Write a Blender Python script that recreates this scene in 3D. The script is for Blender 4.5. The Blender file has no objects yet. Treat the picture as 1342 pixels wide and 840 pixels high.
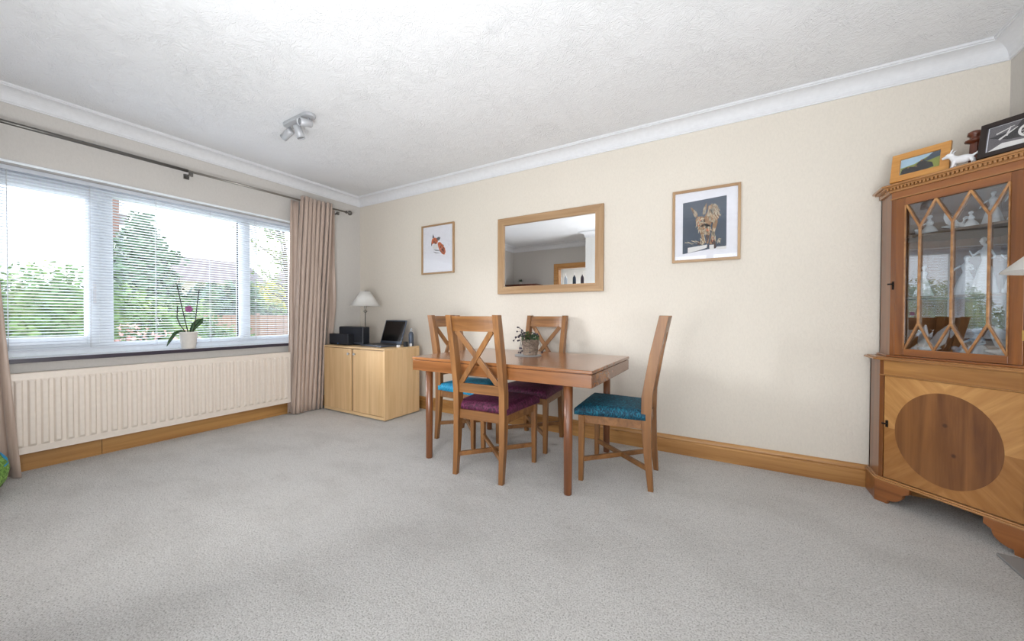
import bpy, bmesh, math, random
from mathutils import Vector, Matrix
PI = math.pi
random.seed(7)
S = bpy.context.scene
COL = S.collection

# ------------------------------------------------------------------ camera
H = 1.02
def make_camera():
    f, yaw, pitch, roll = 480.69, math.radians(30.556), math.radians(.709), math.radians(.176)
    fw = Vector((-math.sin(yaw)*math.cos(pitch), math.cos(yaw)*math.cos(pitch), -math.sin(pitch)))
    rt = Vector((math.cos(yaw), math.sin(yaw), 0)); up = rt.cross(fw)
    r2 = rt*math.cos(roll)+up*math.sin(roll); u2 = -rt*math.sin(roll)+up*math.cos(roll)
    cd = bpy.data.cameras.new('camera'); c = bpy.data.objects.new('camera', cd); COL.objects.link(c)
    cd.sensor_fit = 'HORIZONTAL'; cd.sensor_width = 36; cd.lens = 36*f/1342
    cd.clip_start = .02; cd.clip_end = 300
    m = Matrix((r2, u2, -fw)).transposed().to_4x4(); m.translation = Vector((3.878*H, -2.92*H, H))
    c.matrix_world = m; S.camera = c
make_camera()

# ------------------------------------------------------------------ world
w = bpy.data.worlds.new('sky'); S.world = w; w.use_nodes = True
nt = w.node_tree; bg = nt.nodes['Background']
bg.inputs[0].default_value = (.86, .93, 1.0, 1)
bg.inputs[1].default_value = 2.0

# ------------------------------------------------------------------ sun and added fill lamps
def sun(direction, strength, angle, color=(1, 1, 1)):
    d = bpy.data.lights.new('sun', 'SUN'); d.energy = strength; d.angle = math.radians(angle); d.color = color
    o = bpy.data.objects.new('sun', d); COL.objects.link(o)
    o.rotation_euler = Vector(direction).to_track_quat('-Z', 'Y').to_euler(); o.location = (-6, -4, 6)
def area(name, loc, direction, sx, sy, power, color=(1, 1, 1)):
    d = bpy.data.lights.new(name, 'AREA'); d.shape = 'RECTANGLE'; d.size = sx; d.size_y = sy; d.energy = power; d.color = color
    o = bpy.data.objects.new(name, d); COL.objects.link(o); o.location = loc
    o.rotation_euler = Vector(direction).to_track_quat('-Z', 'Y').to_euler()
sun((.80, .45, -.25), 8.0, 18, (.93, .96, 1.0))
area('patio_fill', (3.7, -3.20, 1.10), (0, 1, .25), 2.5, 1.8, 28, (.95, .975, 1.0))  # fill lamp added behind the camera, standing in for daylight at the doors
area('bounce_fill', (4.45, -2.80, .90), (-.25, .25, 1), 1.0, .5, 25, (.93, .965, 1.0))  # added lamp without a body, aimed up to brighten the ceiling
area('bounce_fill', (2.80, -2.80, .80), (-.9, .5, .8), .6, .5, 22, (.95, .975, 1.0))  # second added bodiless lamp, lifts the left side of the room
area('kitchen_fill', (1.4, -5.0, 2.40), (0, 0, -1), 1.2, 1.2, 40, (1, .98, .95))  # added lamp with no fitting, brightens the kitchen glimpsed in the mirror

vs = S.view_settings
S.display_settings.display_device = 'sRGB'
vs.view_transform = 'Standard'; vs.look = 'None'; vs.gamma = 1; vs.use_curve_mapping = False
vs.exposure = .32

# ------------------------------------------------------------------ materials
def srgb(r, g, b):
    f = lambda c: (c/12.92 if c <= .04045 else ((c+.055)/1.055)**2.4)
    return (f(r/255), f(g/255), f(b/255), 1)
def newmat(name):
    m = bpy.data.materials.new(name); m.use_nodes = True
    n = m.node_tree; return m, n, n.nodes['Principled BSDF']
def link(n, a, b): n.links.new(a, b)
def node(n, t, **k):
    x = n.nodes.new(t)
    for a, b in k.items(): setattr(x, a, b)
    return x
def mapping(n, scale=(1, 1, 1), rot=(0, 0, 0)):
    t = node(n, 'ShaderNodeTexCoord'); m = node(n, 'ShaderNodeMapping')
    m.inputs['Scale'].default_value = scale; m.inputs['Rotation'].default_value = rot
    link(n, t.outputs['Object'], m.inputs[0]); return m.outputs[0]
def noise(n, vec, scale, detail=3, rough=.5, dist=0):
    x = node(n, 'ShaderNodeTexNoise'); x.inputs['Scale'].default_value = scale; x.inputs['Detail'].default_value = detail
    x.inputs['Roughness'].default_value = rough; x.inputs['Distortion'].default_value = dist
    if vec is not None: link(n, vec, x.inputs['Vector'])
    return x.outputs[0]
def ramp(n, fac, stops):
    r = node(n, 'ShaderNodeValToRGB'); e = r.color_ramp.elements
    while len(e) < len(stops): e.new(.5)
    for i, (p, c) in enumerate(stops): e[i].position = p; e[i].color = c
    link(n, fac, r.inputs[0]); return r.outputs[0]
def bump(n, b, h, strength, dist=.005):
    x = node(n, 'ShaderNodeBump'); x.inputs['Strength'].default_value = strength; x.inputs['Distance'].default_value = dist
    link(n, h, x.inputs['Height']); link(n, x.outputs[0], b.inputs['Normal']); return x
def plain(name, col, rough=.5, metal=0, spec=.5, **kw):
    m, n, b = newmat(name)
    b.inputs['Base Color'].default_value = col; b.inputs['Roughness'].default_value = rough; b.inputs['Metallic'].default_value = metal
    b.inputs['Specular IOR Level'].default_value = spec
    v = noise(n, mapping(n), 35, 2); c = node(n, 'ShaderNodeMixRGB', blend_type='MULTIPLY'); c.inputs[0].default_value = .12
    c.inputs[1].default_value = col; link(n, v, c.inputs[2]); link(n, c.outputs[0], b.inputs['Base Color'])
    for k, x in kw.items(): b.inputs[k].default_value = x
    return m
def wood(name, c1, c2, axis='Z', rough=.35, scale=1., coat=.2, knots=None, streak=1.):
    m, n, b = newmat(name)
    a, l = 22*scale, 1.1*scale
    sc = {'X': (l, a, a), 'Y': (a, l, a), 'Z': (a, a, l)}[axis]
    v = mapping(n, sc)
    g = noise(n, v, 1.0, 5, .6, .6)
    col = ramp(n, g, [(.32, c2), (.68, c1)])
    v2 = mapping(n, tuple(q*.16 if q > 5*scale else q*.5 for q in sc))
    g2 = noise(n, v2, 1.0, 2)
    mx = node(n, 'ShaderNodeMixRGB', blend_type='MULTIPLY'); mx.inputs[0].default_value = .35*streak
    link(n, col, mx.inputs[1]); link(n, ramp(n, g2, [(.3, (.62, .55, .5, 1)), (.7, (1.12, 1.1, 1.06, 1))]), mx.inputs[2])
    out = mx.outputs[0]
    if knots:
        vk = mapping(n, knots)
        vo = node(n, 'ShaderNodeTexVoronoi'); vo.inputs['Scale'].default_value = 1; link(n, vk, vo.inputs['Vector'])
        kf = ramp(n, vo.outputs['Distance'], [(.05, (1, 1, 1, 1)), (.11, (0, 0, 0, 1))])
        mk = node(n, 'ShaderNodeMixRGB'); link(n, kf, mk.inputs[0]); link(n, out, mk.inputs[1]); mk.inputs[2].default_value = srgb(72, 40, 22)
        out = mk.outputs[0]
    link(n, out, b.inputs['Base Color'])
    b.inputs['Roughness'].default_value = rough; b.inputs['Coat Weight'].default_value = coat; b.inputs['Coat Roughness'].default_value = .25
    bump(n, b, g, .12, .001)
    return m

def mat_wallpaper(name, c, strength=.5):
    m, n, b = newmat(name)
    v = mapping(n, (1, 1, .45)); g = noise(n, v, 95, 3, .55, .8)
    big = noise(n, mapping(n), 1.3, 2)
    mx = node(n, 'ShaderNodeMixRGB', blend_type='MULTIPLY'); mx.inputs[0].default_value = .06
    mx.inputs[1].default_value = c; link(n, big, mx.inputs[2])
    m2 = node(n, 'ShaderNodeMixRGB', blend_type='MULTIPLY'); m2.inputs[0].default_value = .10
    link(n, mx.outputs[0], m2.inputs[1]); link(n, ramp(n, g, [(.35, (.6, .6, .6, 1)), (.6, (1, 1, 1, 1))]), m2.inputs[2])
    link(n, m2.outputs[0], b.inputs['Base Color']); b.inputs['Roughness'].default_value = .85; b.inputs['Specular IOR Level'].default_value = .2
    bump(n, b, g, strength, .004); return m
def mat_artex():
    m, n, b = newmat('artex_ceiling')
    v = mapping(n, (1, 1, 1)); wv = noise(n, v, 4, 3, .6)
    ad = node(n, 'ShaderNodeVectorMath', operation='MULTIPLY_ADD')
    nz = node(n, 'ShaderNodeTexNoise'); nz.inputs['Scale'].default_value = 7; link(n, v, nz.inputs['Vector'])
    link(n, nz.outputs['Color'], ad.inputs[0]); ad.inputs[1].default_value = (.28, .28, .28); link(n, v, ad.inputs[2])
    g = noise(n, ad.outputs[0], 46, 3, .5, 1.4)
    patch = ramp(n, wv, [(.34, (.45, .45, .45, 1)), (.68, (1, 1, 1, 1))])
    mu = node(n, 'ShaderNodeMath', operation='MULTIPLY'); link(n, g, mu.inputs[0]); link(n, patch, mu.inputs[1])
    b.inputs['Base Color'].default_value = srgb(232, 233, 235); b.inputs['Roughness'].default_value = .9; b.inputs['Specular IOR Level'].default_value = .1
    bump(n, b, mu.outputs[0], .75, .0115); return m
def mat_carpet():
    m, n, b = newmat('carpet')
    v = mapping(n)
    f1 = noise(n, v, 170, 4, .75); f2 = noise(n, v, 48, 4, .65, .8); big = noise(n, mapping(n, (1, 1.6, 1), (0, 0, .5)), 2.3, 4, .6)
    c = ramp(n, f1, [(.34, srgb(150, 145, 140)), (.46, srgb(236, 232, 227)), (.60, srgb(255, 253, 250))])
    mx = node(n, 'ShaderNodeMixRGB', blend_type='MULTIPLY'); mx.inputs[0].default_value = .45
    link(n, c, mx.inputs[1]); link(n, ramp(n, big, [(.36, (.80, .79, .775, 1)), (.54, (1, 1, 1, 1))]), mx.inputs[2])
    m2 = node(n, 'ShaderNodeMixRGB', blend_type='MULTIPLY'); m2.inputs[0].default_value = .45
    link(n, mx.outputs[0], m2.inputs[1]); link(n, ramp(n, f2, [(.32, (.74, .73, .72, 1)), (.52, (1, 1, 1, 1))]), m2.inputs[2])
    link(n, m2.outputs[0], b.inputs['Base Color']); b.inputs['Roughness'].default_value = .95; b.inputs['Specular IOR Level'].default_value = .1
    b.inputs['Sheen Weight'].default_value = .25
    ad = node(n, 'ShaderNodeMath', operation='MULTIPLY_ADD'); ad.inputs[1].default_value = .6
    link(n, f2, ad.inputs[0]); link(n, f1, ad.inputs[2])
    bump(n, b, ad.outputs[0], 1.0, .016); return m
def mat_velvet(name, dark, mid, bright):
    m, n, b = newmat(name)
    v = mapping(n, (1, 1, .7)); g = noise(n, v, 42, 4, .65, 2.2)
    link(n, ramp(n, g, [(.34, dark), (.5, mid), (.68, bright)]), b.inputs['Base Color'])
    b.inputs['Roughness'].default_value = .7; b.inputs['Sheen Weight'].default_value = .15; b.inputs['Sheen Tint'].default_value = bright
    bump(n, b, g, .5, .006); return m
def mat_glass(name, refl=.12, tint=(1, 1, 1, 1)):
    m = bpy.data.materials.new(name); m.use_nodes = True; n = m.node_tree; n.nodes.remove(n.nodes['Principled BSDF'])
    o = n.nodes['Material Output']; t = node(n, 'ShaderNodeBsdfTransparent'); t.inputs[0].default_value = tint
    g = node(n, 'ShaderNodeBsdfGlossy'); g.inputs['Roughness'].default_value = .0
    f = node(n, 'ShaderNodeLayerWeight'); f.inputs[0].default_value = .5
    pw = node(n, 'ShaderNodeMath', operation='POWER'); link(n, f.outputs['Facing'], pw.inputs[0]); pw.inputs[1].default_value = 4.5
    a = node(n, 'ShaderNodeMath', operation='MULTIPLY_ADD'); link(n, pw.outputs[0], a.inputs[0]); a.inputs[1].default_value = .6; a.inputs[2].default_value = refl
    x = node(n, 'ShaderNodeMixShader'); link(n, a.outputs[0], x.inputs[0]); link(n, t.outputs[0], x.inputs[1]); link(n, g.outputs[0], x.inputs[2])
    link(n, x.outputs[0], o.inputs[0]); return m
def mat_slat():
    m = bpy.data.materials.new('blind_slat'); m.use_nodes = True; n = m.node_tree; b = n.nodes['Principled BSDF']; o = n.nodes['Material Output']
    b.inputs['Base Color'].default_value = srgb(236, 241, 248); b.inputs['Roughness'].default_value = .45
    t = node(n, 'ShaderNodeBsdfTranslucent'); t.inputs[0].default_value = srgb(238, 243, 252)
    x = node(n, 'ShaderNodeMixShader'); x.inputs[0].default_value = .28
    link(n, b.outputs[0], x.inputs[1]); link(n, t.outputs[0], x.inputs[2]); link(n, x.outputs[0], o.inputs[0]); return m
def mat_shade(name, c, tr=.4):
    m = bpy.data.materials.new(name); m.use_nodes = True; n = m.node_tree; b = n.nodes['Principled BSDF']; o = n.nodes['Material Output']
    b.inputs['Base Color'].default_value = c; b.inputs['Roughness'].default_value = .8
    g = noise(n, mapping(n), 160, 2); bump(n, b, g, .2, .001)
    t = node(n, 'ShaderNodeBsdfTranslucent'); t.inputs[0].default_value = c
    x = node(n, 'ShaderNodeMixShader'); x.inputs[0].default_value = tr
    link(n, b.outputs[0], x.inputs[1]); link(n, t.outputs[0], x.inputs[2]); link(n, x.outputs[0], o.inputs[0]); return m
def mat_curtain():
    m, n, b = newmat('curtain_satin')
    v = mapping(n, (60, 60, 2)); g = noise(n, v, 1, 4, .6)
    link(n, ramp(n, g, [(.3, srgb(172, 150, 136)), (.7, srgb(200, 180, 166))]), b.inputs['Base Color'])
    b.inputs['Roughness'].default_value = .42; b.inputs['Sheen Weight'].default_value = .3
    f = noise(n, mapping(n, (9, 9, 3)), 1, 3); bump(n, b, f, .35, .02); return m
def mat_leaf(name, cols, bumpy=True):
    m, n, b = newmat(name)
    g = noise(n, mapping(n), 2.2, 3)
    k = len(cols)
    link(n, ramp(n, g, [(.3+.4*i/(k-1), c) for i, c in enumerate(cols)]), b.inputs['Base Color'])
    b.inputs['Roughness'].default_value = .55; return m
def mat_veneer():
    # quarter-matched door veneer: grain runs diagonally away from the centre in all four quarters
    m, n, b = newmat('quartered_yew_veneer')
    t = node(n, 'ShaderNodeTexCoord'); sp = node(n, 'ShaderNodeSeparateXYZ'); link(n, t.outputs['Object'], sp.inputs[0])
    def mm(op, a, bb):
        x = node(n, 'ShaderNodeMath', operation=op)
        if hasattr(a, 'type'): link(n, a, x.inputs[0])
        else: x.inputs[0].default_value = a
        if bb is not None:
            if hasattr(bb, 'type'): link(n, bb, x.inputs[1])
            else: x.inputs[1].default_value = bb
        return x.outputs[0]
    sx = mm('SUBTRACT', sp.outputs[0], .236); sz = mm('SUBTRACT', sp.outputs[2], .415)
    u = mm('ABSOLUTE', sx, None); v = mm('ABSOLUTE', sz, None)
    cb = node(n, 'ShaderNodeCombineXYZ'); link(n, mm('ADD', u, v), cb.inputs[0]); link(n, mm('SUBTRACT', u, v), cb.inputs[1]); 
    mp = node(n, 'ShaderNodeMapping'); mp.inputs['Scale'].default_value = (1.6, 13, 1); link(n, cb.outputs[0], mp.inputs[0])
    g = noise(n, mp.outputs[0], 1.2, 4, .6, .5)
    col = ramp(n, g, [(.3, srgb(168, 116, 62)), (.7, srgb(208, 158, 98))])
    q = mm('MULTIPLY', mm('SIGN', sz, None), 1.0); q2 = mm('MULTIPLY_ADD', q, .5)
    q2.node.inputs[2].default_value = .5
    mx = node(n, 'ShaderNodeMixRGB', blend_type='MULTIPLY'); link(n, mm('SUBTRACT', 1.0, q2), mx.inputs[0])  # lower quarters darkened: light-dependent veneer sheen put into the colour
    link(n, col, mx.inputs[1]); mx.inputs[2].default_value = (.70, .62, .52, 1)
    link(n, mx.outputs[0], b.inputs['Base Color'])
    b.inputs['Roughness'].default_value = .32; b.inputs['Coat Weight'].default_value = .3; b.inputs['Coat Roughness'].default_value = .2
    return m

M = {}
M['wall'] = mat_wallpaper('cream_textured_wallpaper', srgb(226, 218, 206))
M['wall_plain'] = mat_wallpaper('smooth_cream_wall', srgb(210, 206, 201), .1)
M['white_wall'] = mat_wallpaper('white_painted_wall', srgb(240, 240, 238), .1)
M['ceiling'] = mat_artex()
M['cornice'] = plain('white_plaster_cornice', srgb(232, 233, 236), .6, spec=.3)
M['carpet'] = mat_carpet()
M['pine'] = wood('pine_skirting', srgb(196, 148, 88), srgb(158, 108, 56), 'X', .4, 1.0, .2, knots=(3.2, 3.2, 9))
M['pine_y'] = wood('pine_skirting_long', srgb(194, 148, 88), srgb(154, 106, 56), 'Y', .4, .8, .2)
M['upvc'] = plain('white_upvc', srgb(244, 250, 255), .3)
M['glass'] = mat_glass('window_glass', .06)
M['cab_glass'] = mat_glass('cabinet_glass', .17, (.93, .95, .96, 1))
M['pic_glass'] = mat_glass('picture_glass', .045)
M['slat'] = mat_slat()
M['cord'] = plain('blind_cord', srgb(215, 218, 222), .7)
M['sill'] = plain('white_sill', srgb(236, 238, 242), .3)
M['sill_edge'] = plain('dark_sill_edge', srgb(60, 54, 66), .35)
M['rad'] = plain('radiator_enamel', srgb(240, 229, 217), .35)
M['curtain'] = mat_curtain()
M['steel'] = plain('antique_steel', srgb(150, 146, 138), .3, .8)
M['steel_dark'] = plain('dark_steel', srgb(112, 110, 106), .35, .7)
M['oak'] = wood('chair_oak', srgb(158, 110, 62), srgb(112, 72, 36), 'Z', .38, 1, .2)
M['oak_x'] = wood('chair_oak_rail', srgb(158, 110, 62), srgb(112, 72, 36), 'X', .38, 1, .2)
M['table'] = wood('table_top_wood', srgb(166, 110, 64), srgb(122, 74, 38), 'X', .22, .7, .5)
M['table_leg'] = wood('table_leg_wood', srgb(140, 86, 48), srgb(100, 58, 32), 'Z', .3, 1, .3)
M['beech'] = wood('beech_veneer', srgb(230, 196, 150), srgb(208, 170, 122), 'Z', .4, .8, .15, streak=.7)
M['beech_x'] = wood('beech_veneer_top', srgb(234, 202, 156), srgb(214, 178, 130), 'X', .4, .8, .15, streak=.7)
M['frame_oak'] = wood('pale_oak_frame', srgb(188, 156, 118), srgb(160, 126, 90), 'X', .45, 1.4, .05)
M['frame_oak_z'] = wood('pale_oak_frame_upright', srgb(188, 156, 118), srgb(160, 126, 90), 'Z', .45, 1.4, .05)
M['yew'] = wood('yew_wood', srgb(152, 94, 42), srgb(106, 60, 26), 'Z', .3, .9, .35)
M['yew_x'] = wood('yew_wood_rail', srgb(166, 106, 56), srgb(122, 72, 36), 'X', .3, .9, .35)
M['yew_light'] = wood('yew_moulding', srgb(190, 140, 86), srgb(146, 98, 54), 'X', .28, 1.2, .4)
M['yew_gold'] = wood('golden_yew', srgb(192, 142, 82), srgb(152, 104, 56), 'X', .3, .9, .35)
M['oval'] = wood('burr_oval', srgb(146, 98, 54), srgb(100, 60, 32), 'Z', .34, .8, .25, knots=(9, 1, 8), streak=1.2)
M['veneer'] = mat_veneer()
M['cab_in'] = wood('cabinet_interior', srgb(120, 92, 66), srgb(88, 64, 46), 'Z', .5, 1, 0)
M['brass'] = plain('brass', srgb(214, 176, 104), .3, .8)
M['iron'] = plain('dark_iron', srgb(34, 30, 28), .45, .6)
M['black'] = plain('black_plastic', srgb(28, 31, 38), .5)
M['cloth_black'] = plain('speaker_cloth', srgb(34, 37, 46), .85)
M['screen'] = plain('laptop_screen', srgb(8, 8, 10), .25)
M['laptop'] = plain('laptop_shell', srgb(84, 92, 106), .35, .5)
M['blue_led'] = plain('blue_light', srgb(70, 150, 230), .4)
M['white_plastic'] = plain('white_plastic', srgb(236, 236, 238), .35)
M['grey_metal'] = plain('grey_spot_metal', srgb(190, 192, 196), .4, .2)
M['lens'] = plain('spot_lens', srgb(150, 152, 156), .3)
M['shade'] = mat_shade('lamp_shade_fabric', srgb(240, 238, 234), .3)
M['porcelain'] = plain('porcelain', srgb(232, 232, 234), .18, spec=.6)
M['porcelain_blue'] = plain('pale_blue_porcelain', srgb(176, 190, 206), .18, spec=.6)
M['pot'] = plain('white_ceramic_pot', srgb(236, 232, 226), .35)
M['leaf'] = plain('orchid_leaf', srgb(56, 88, 52), .4)
M['stem'] = plain('dark_stem', srgb(58, 58, 48), .5)
M['petal'] = plain('pink_petal', srgb(168, 96, 152), .6)
M['slate'] = plain('grey_slate', srgb(142, 143, 142), .5)
M['wicker'] = wood('grey_wicker', srgb(160, 142, 126), srgb(86, 72, 62), 'X', .8, 3, 0)
M['berry'] = plain('dark_berry', srgb(52, 42, 58), .4)
M['teal'] = mat_velvet('teal_crushed_velvet', srgb(2, 22, 38), srgb(4, 62, 84), srgb(18, 122, 146))
M['turq'] = mat_velvet('turquoise_crushed_velvet', srgb(8, 90, 140), srgb(14, 140, 186), srgb(60, 190, 224))
M['purple'] = mat_velvet('plum_crushed_velvet', srgb(30, 6, 20), srgb(76, 20, 50), srgb(126, 50, 92))
M['mount'] = plain('white_picture_mount', srgb(232, 232, 240), .8)
M['navy'] = plain('print_navy', srgb(52, 66, 84), .8)
M['p_cream'] = plain('print_cream', srgb(206, 190, 162), .8)
M['p_tan'] = plain('print_tan', srgb(150, 112, 74), .8)
M['p_brown'] = plain('print_brown', srgb(74, 48, 36), .8)
M['p_white'] = plain('print_white', srgb(222, 220, 218), .8)
M['p_orange'] = plain('print_orange', srgb(206, 104, 56), .8)
M['p_rust'] = plain('print_rust', srgb(222, 132, 108), .8)
M['p_grey'] = plain('print_grey', srgb(96, 92, 96), .8)
M['p_black'] = plain('print_black', srgb(28, 26, 28), .8)
M['p_sky'] = plain('print_sky', srgb(168, 198, 218), .8)
M['p_green'] = plain('print_green', srgb(140, 148, 62), .8)
M['p_hill'] = plain('print_hill', srgb(60, 74, 88), .8)
M['dark_frame'] = plain('dark_photo_frame', srgb(38, 26, 22), .3)
M['red_wood'] = wood('mahogany', srgb(120, 60, 34), srgb(76, 34, 20), 'Z', .35, 2, .3)
M['honey'] = wood('honey_pine_frame', srgb(214, 158, 84), srgb(184, 124, 58), 'X', .35, 2, .3)
m_, n_, b_ = newmat('mirror_glass'); b_.inputs['Metallic'].default_value = 1; b_.inputs['Roughness'].default_value = 0; b_.inputs['Base Color'].default_value = (.93, .94, .95, 1); M['mirror'] = m_
M['lawn'] = mat_leaf('lawn_grass', [srgb(110, 140, 70), srgb(146, 170, 98)])
M['bounce_paving'] = plain('pale_bounce_paving', srgb(214, 206, 196), .9)
M['hedge'] = mat_leaf('hedge_leaf', [srgb(74, 108, 70), srgb(112, 150, 86), srgb(172, 196, 120)])
M['conifer'] = mat_leaf('conifer_leaf', [srgb(78, 112, 92), srgb(122, 154, 118)])
M['yellowleaf'] = mat_leaf('yellow_leaf', [srgb(190, 184, 74), srgb(224, 216, 110)])
M['twigleaf'] = mat_leaf('pale_leaf', [srgb(120, 140, 84), srgb(158, 172, 112)])
M['pinkleaf'] = mat_leaf('pink_blossom', [srgb(206, 150, 150), srgb(232, 200, 190)])
M['bark'] = plain('grey_bark', srgb(110, 100, 90), .9)
M['brick'] = plain('red_brick', srgb(160, 118, 108), .9)
M['roof'] = plain('roof_tiles', srgb(140, 130, 134), .8)
M['render'] = plain('pale_house_render', srgb(226, 214, 206), .9)
M['fence'] = wood('garden_fence', srgb(196, 160, 146), srgb(166, 132, 120), 'Z', .8, .5, 0)
M['floral'] = mat_velvet('green_floral', srgb(40, 66, 38), srgb(104, 150, 60), srgb(160, 196, 110))
M['floral_blue'] = plain('floral_blue', srgb(40, 150, 200), .8)
M['floral_purple'] = plain('floral_purple', srgb(104, 28, 92), .8)

# ------------------------------------------------------------------ mesh helpers
class MB:
    def __init__(s): s.v = []; s.f = []; s.sm = []; s.mi = []; s.cur = 0
    def add(s, vs, fs, smooth=False):
        o = len(s.v); s.v += [tuple(p) for p in vs]
        for f in fs: s.f.append(tuple(o+i for i in f)); s.sm.append(smooth); s.mi.append(s.cur)
        return s
    def box(s, x0, x1, y0, y1, z0, z1):
        vs = [(x, y, z) for x in (x0, x1) for y in (y0, y1) for z in (z0, z1)]
        return s.add(vs, [(0, 1, 3, 2), (4, 6, 7, 5), (0, 4, 5, 1), (2, 3, 7, 6), (0, 2, 6, 4), (1, 5, 7, 3)])
    def hexa(s, b, t):   # bottom and top quads
        return s.add(list(b)+list(t), [(3, 2, 1, 0), (4, 5, 6, 7), (0, 1, 5, 4), (1, 2, 6, 5), (2, 3, 7, 6), (3, 0, 4, 7)])
    def bar(s, a, b, wd, th, up=(0, 0, 1)):
        a = Vector(a); b = Vector(b); d = (b-a).normalized(); u = Vector(up); x = d.cross(u)
        if x.length < 1e-4: x = d.cross(Vector((1, 0, 0)))
        x.normalize(); y = x.cross(d).normalized()
        q = lambda p: [p-x*wd/2-y*th/2, p+x*wd/2-y*th/2, p+x*wd/2+y*th/2, p-x*wd/2+y*th/2]
        return s.hexa(q(a), q(b))
    def prism(s, poly, z0, z1):
        n = len(poly)
        return s.add([(x, y, z0) for x, y in poly]+[(x, y, z1) for x, y in poly],
                     [tuple(range(n-1, -1, -1)), tuple(range(n, 2*n))]+[(i, (i+1) % n, n+(i+1) % n, n+i) for i in range(n)])
    def extr(s, poly3, vec):
        n = len(poly3); V = Vector(vec)
        return s.add([Vector(p) for p in poly3]+[Vector(p)+V for p in poly3],
                     [tuple(range(n-1, -1, -1)), tuple(range(n, 2*n))]+[(i, (i+1) % n, n+(i+1) % n, n+i) for i in range(n)])
    def lathe(s, prof, c=(0, 0, 0), n=24, axis=None, wob=None, caps=True):
        R = Vector((0, 0, 1)).rotation_difference(Vector(axis)).to_matrix() if axis else Matrix.Identity(3)
        vs = []
        for j, (r, z) in enumerate(prof):
            for i in range(n):
                a = 2*PI*i/n; rr = r*(wob(a, z) if wob else 1)
                vs.append(R @ Vector((rr*math.cos(a), rr*math.sin(a), z))+Vector(c))
        fs = [(j*n+i, j*n+(i+1) % n, (j+1)*n+(i+1) % n, (j+1)*n+i) for j in range(len(prof)-1) for i in range(n)]
        s.add(vs, fs, True)
        if caps:
            o = len(s.v)-len(vs)
            if prof[0][0] > 1e-5: s.f.append(tuple(o+i for i in range(n-1, -1, -1))); s.sm.append(False); s.mi.append(s.cur)
            if prof[-1][0] > 1e-5: s.f.append(tuple(o+(len(prof)-1)*n+i for i in range(n))); s.sm.append(False); s.mi.append(s.cur)
        return s
    def cyl(s, a, b, r, r2=None, n=14):
        a = Vector(a); b = Vector(b); L = (b-a).length
        return s.lathe([(r, 0), (r if r2 is None else r2, L)], a, n, (b-a).normalized())
    def tube(s, pts, r, n=8):
        pts = [Vector(p) for p in pts]; rs = r if isinstance(r, (list, tuple)) else [r]*len(pts); vs = []
        for k, p in enumerate(pts):
            d = (pts[min(k+1, len(pts)-1)]-pts[max(k-1, 0)]).normalized()
            x = d.cross(Vector((0, 0, 1)));
            if x.length < .05: x = d.cross(Vector((0, 1, 0)))
            x.normalize(); y = x.cross(d)
            for i in range(n): a = 2*PI*i/n; vs.append(p+(x*math.cos(a)+y*math.sin(a))*rs[k])
        m = len(pts)
        return s.add(vs, [(j*n+i, j*n+(i+1) % n, (j+1)*n+(i+1) % n, (j+1)*n+i) for j in range(m-1) for i in range(n)]+[tuple(range(n-1, -1, -1)), tuple((m-1)*n+i for i in range(n))], True)
    def ball(s, c, r, n=14, sc=(1, 1, 1)):
        c = Vector(c); vs = []; k = n//2
        for j in range(k+1):
            t = PI*j/k
            for i in range(n): a = 2*PI*i/n; vs.append((c.x+r*sc[0]*math.sin(t)*math.cos(a), c.y+r*sc[1]*math.sin(t)*math.sin(a), c.z-r*sc[2]*math.cos(t)))
        return s.add(vs, [(j*n+i, j*n+(i+1) % n, (j+1)*n+(i+1) % n, (j+1)*n+i) for j in range(k) for i in range(n)], True)
    def build(s, name, mat, parent=None, bevel=0, seg=2):
        me = bpy.data.meshes.new(name); me.from_pydata(s.v, [], s.f)
        for mt in (mat if isinstance(mat, (list, tuple)) else [mat]): me.materials.append(mt)
        me.polygons.foreach_set('use_smooth', s.sm); me.polygons.foreach_set('material_index', s.mi)
        bm = bmesh.new(); bm.from_mesh(me); bmesh.ops.remove_doubles(bm, verts=bm.verts, dist=1e-6)
        bmesh.ops.recalc_face_normals(bm, faces=bm.faces); bm.to_mesh(me); bm.free()
        o = bpy.data.objects.new(name, me); COL.objects.link(o)
        if parent is not None: o.parent = parent
        if bevel:
            md = o.modifiers.new('bevel', 'BEVEL'); md.width = bevel; md.segments = seg; md.limit_method = 'ANGLE'; md.angle_limit = math.radians(40)
        return o
def tag(o, label=None, cat=None, group=None, kind=None):
    if label: o['label'] = label
    if cat: o['category'] = cat
    if group: o['group'] = group
    if kind: o['kind'] = kind
    return o
def thing(name, label, cat, loc=(0, 0, 0), rz=0, group=None):
    o = bpy.data.objects.new(name, None); COL.objects.link(o); o.location = loc; o.rotation_euler = (0, 0, rz)
    o.empty_display_size = .1
    return tag(o, label, cat, group)
def struct(o): o['kind'] = 'structure'; return o
def remesh(o, size):
    md = o.modifiers.new('remesh', 'REMESH'); md.mode = 'VOXEL'; md.voxel_size = size; md.use_smooth_shade = True
    sm = o.modifiers.new('smooth', 'SMOOTH'); sm.iterations = 4; sm.factor = .6

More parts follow.
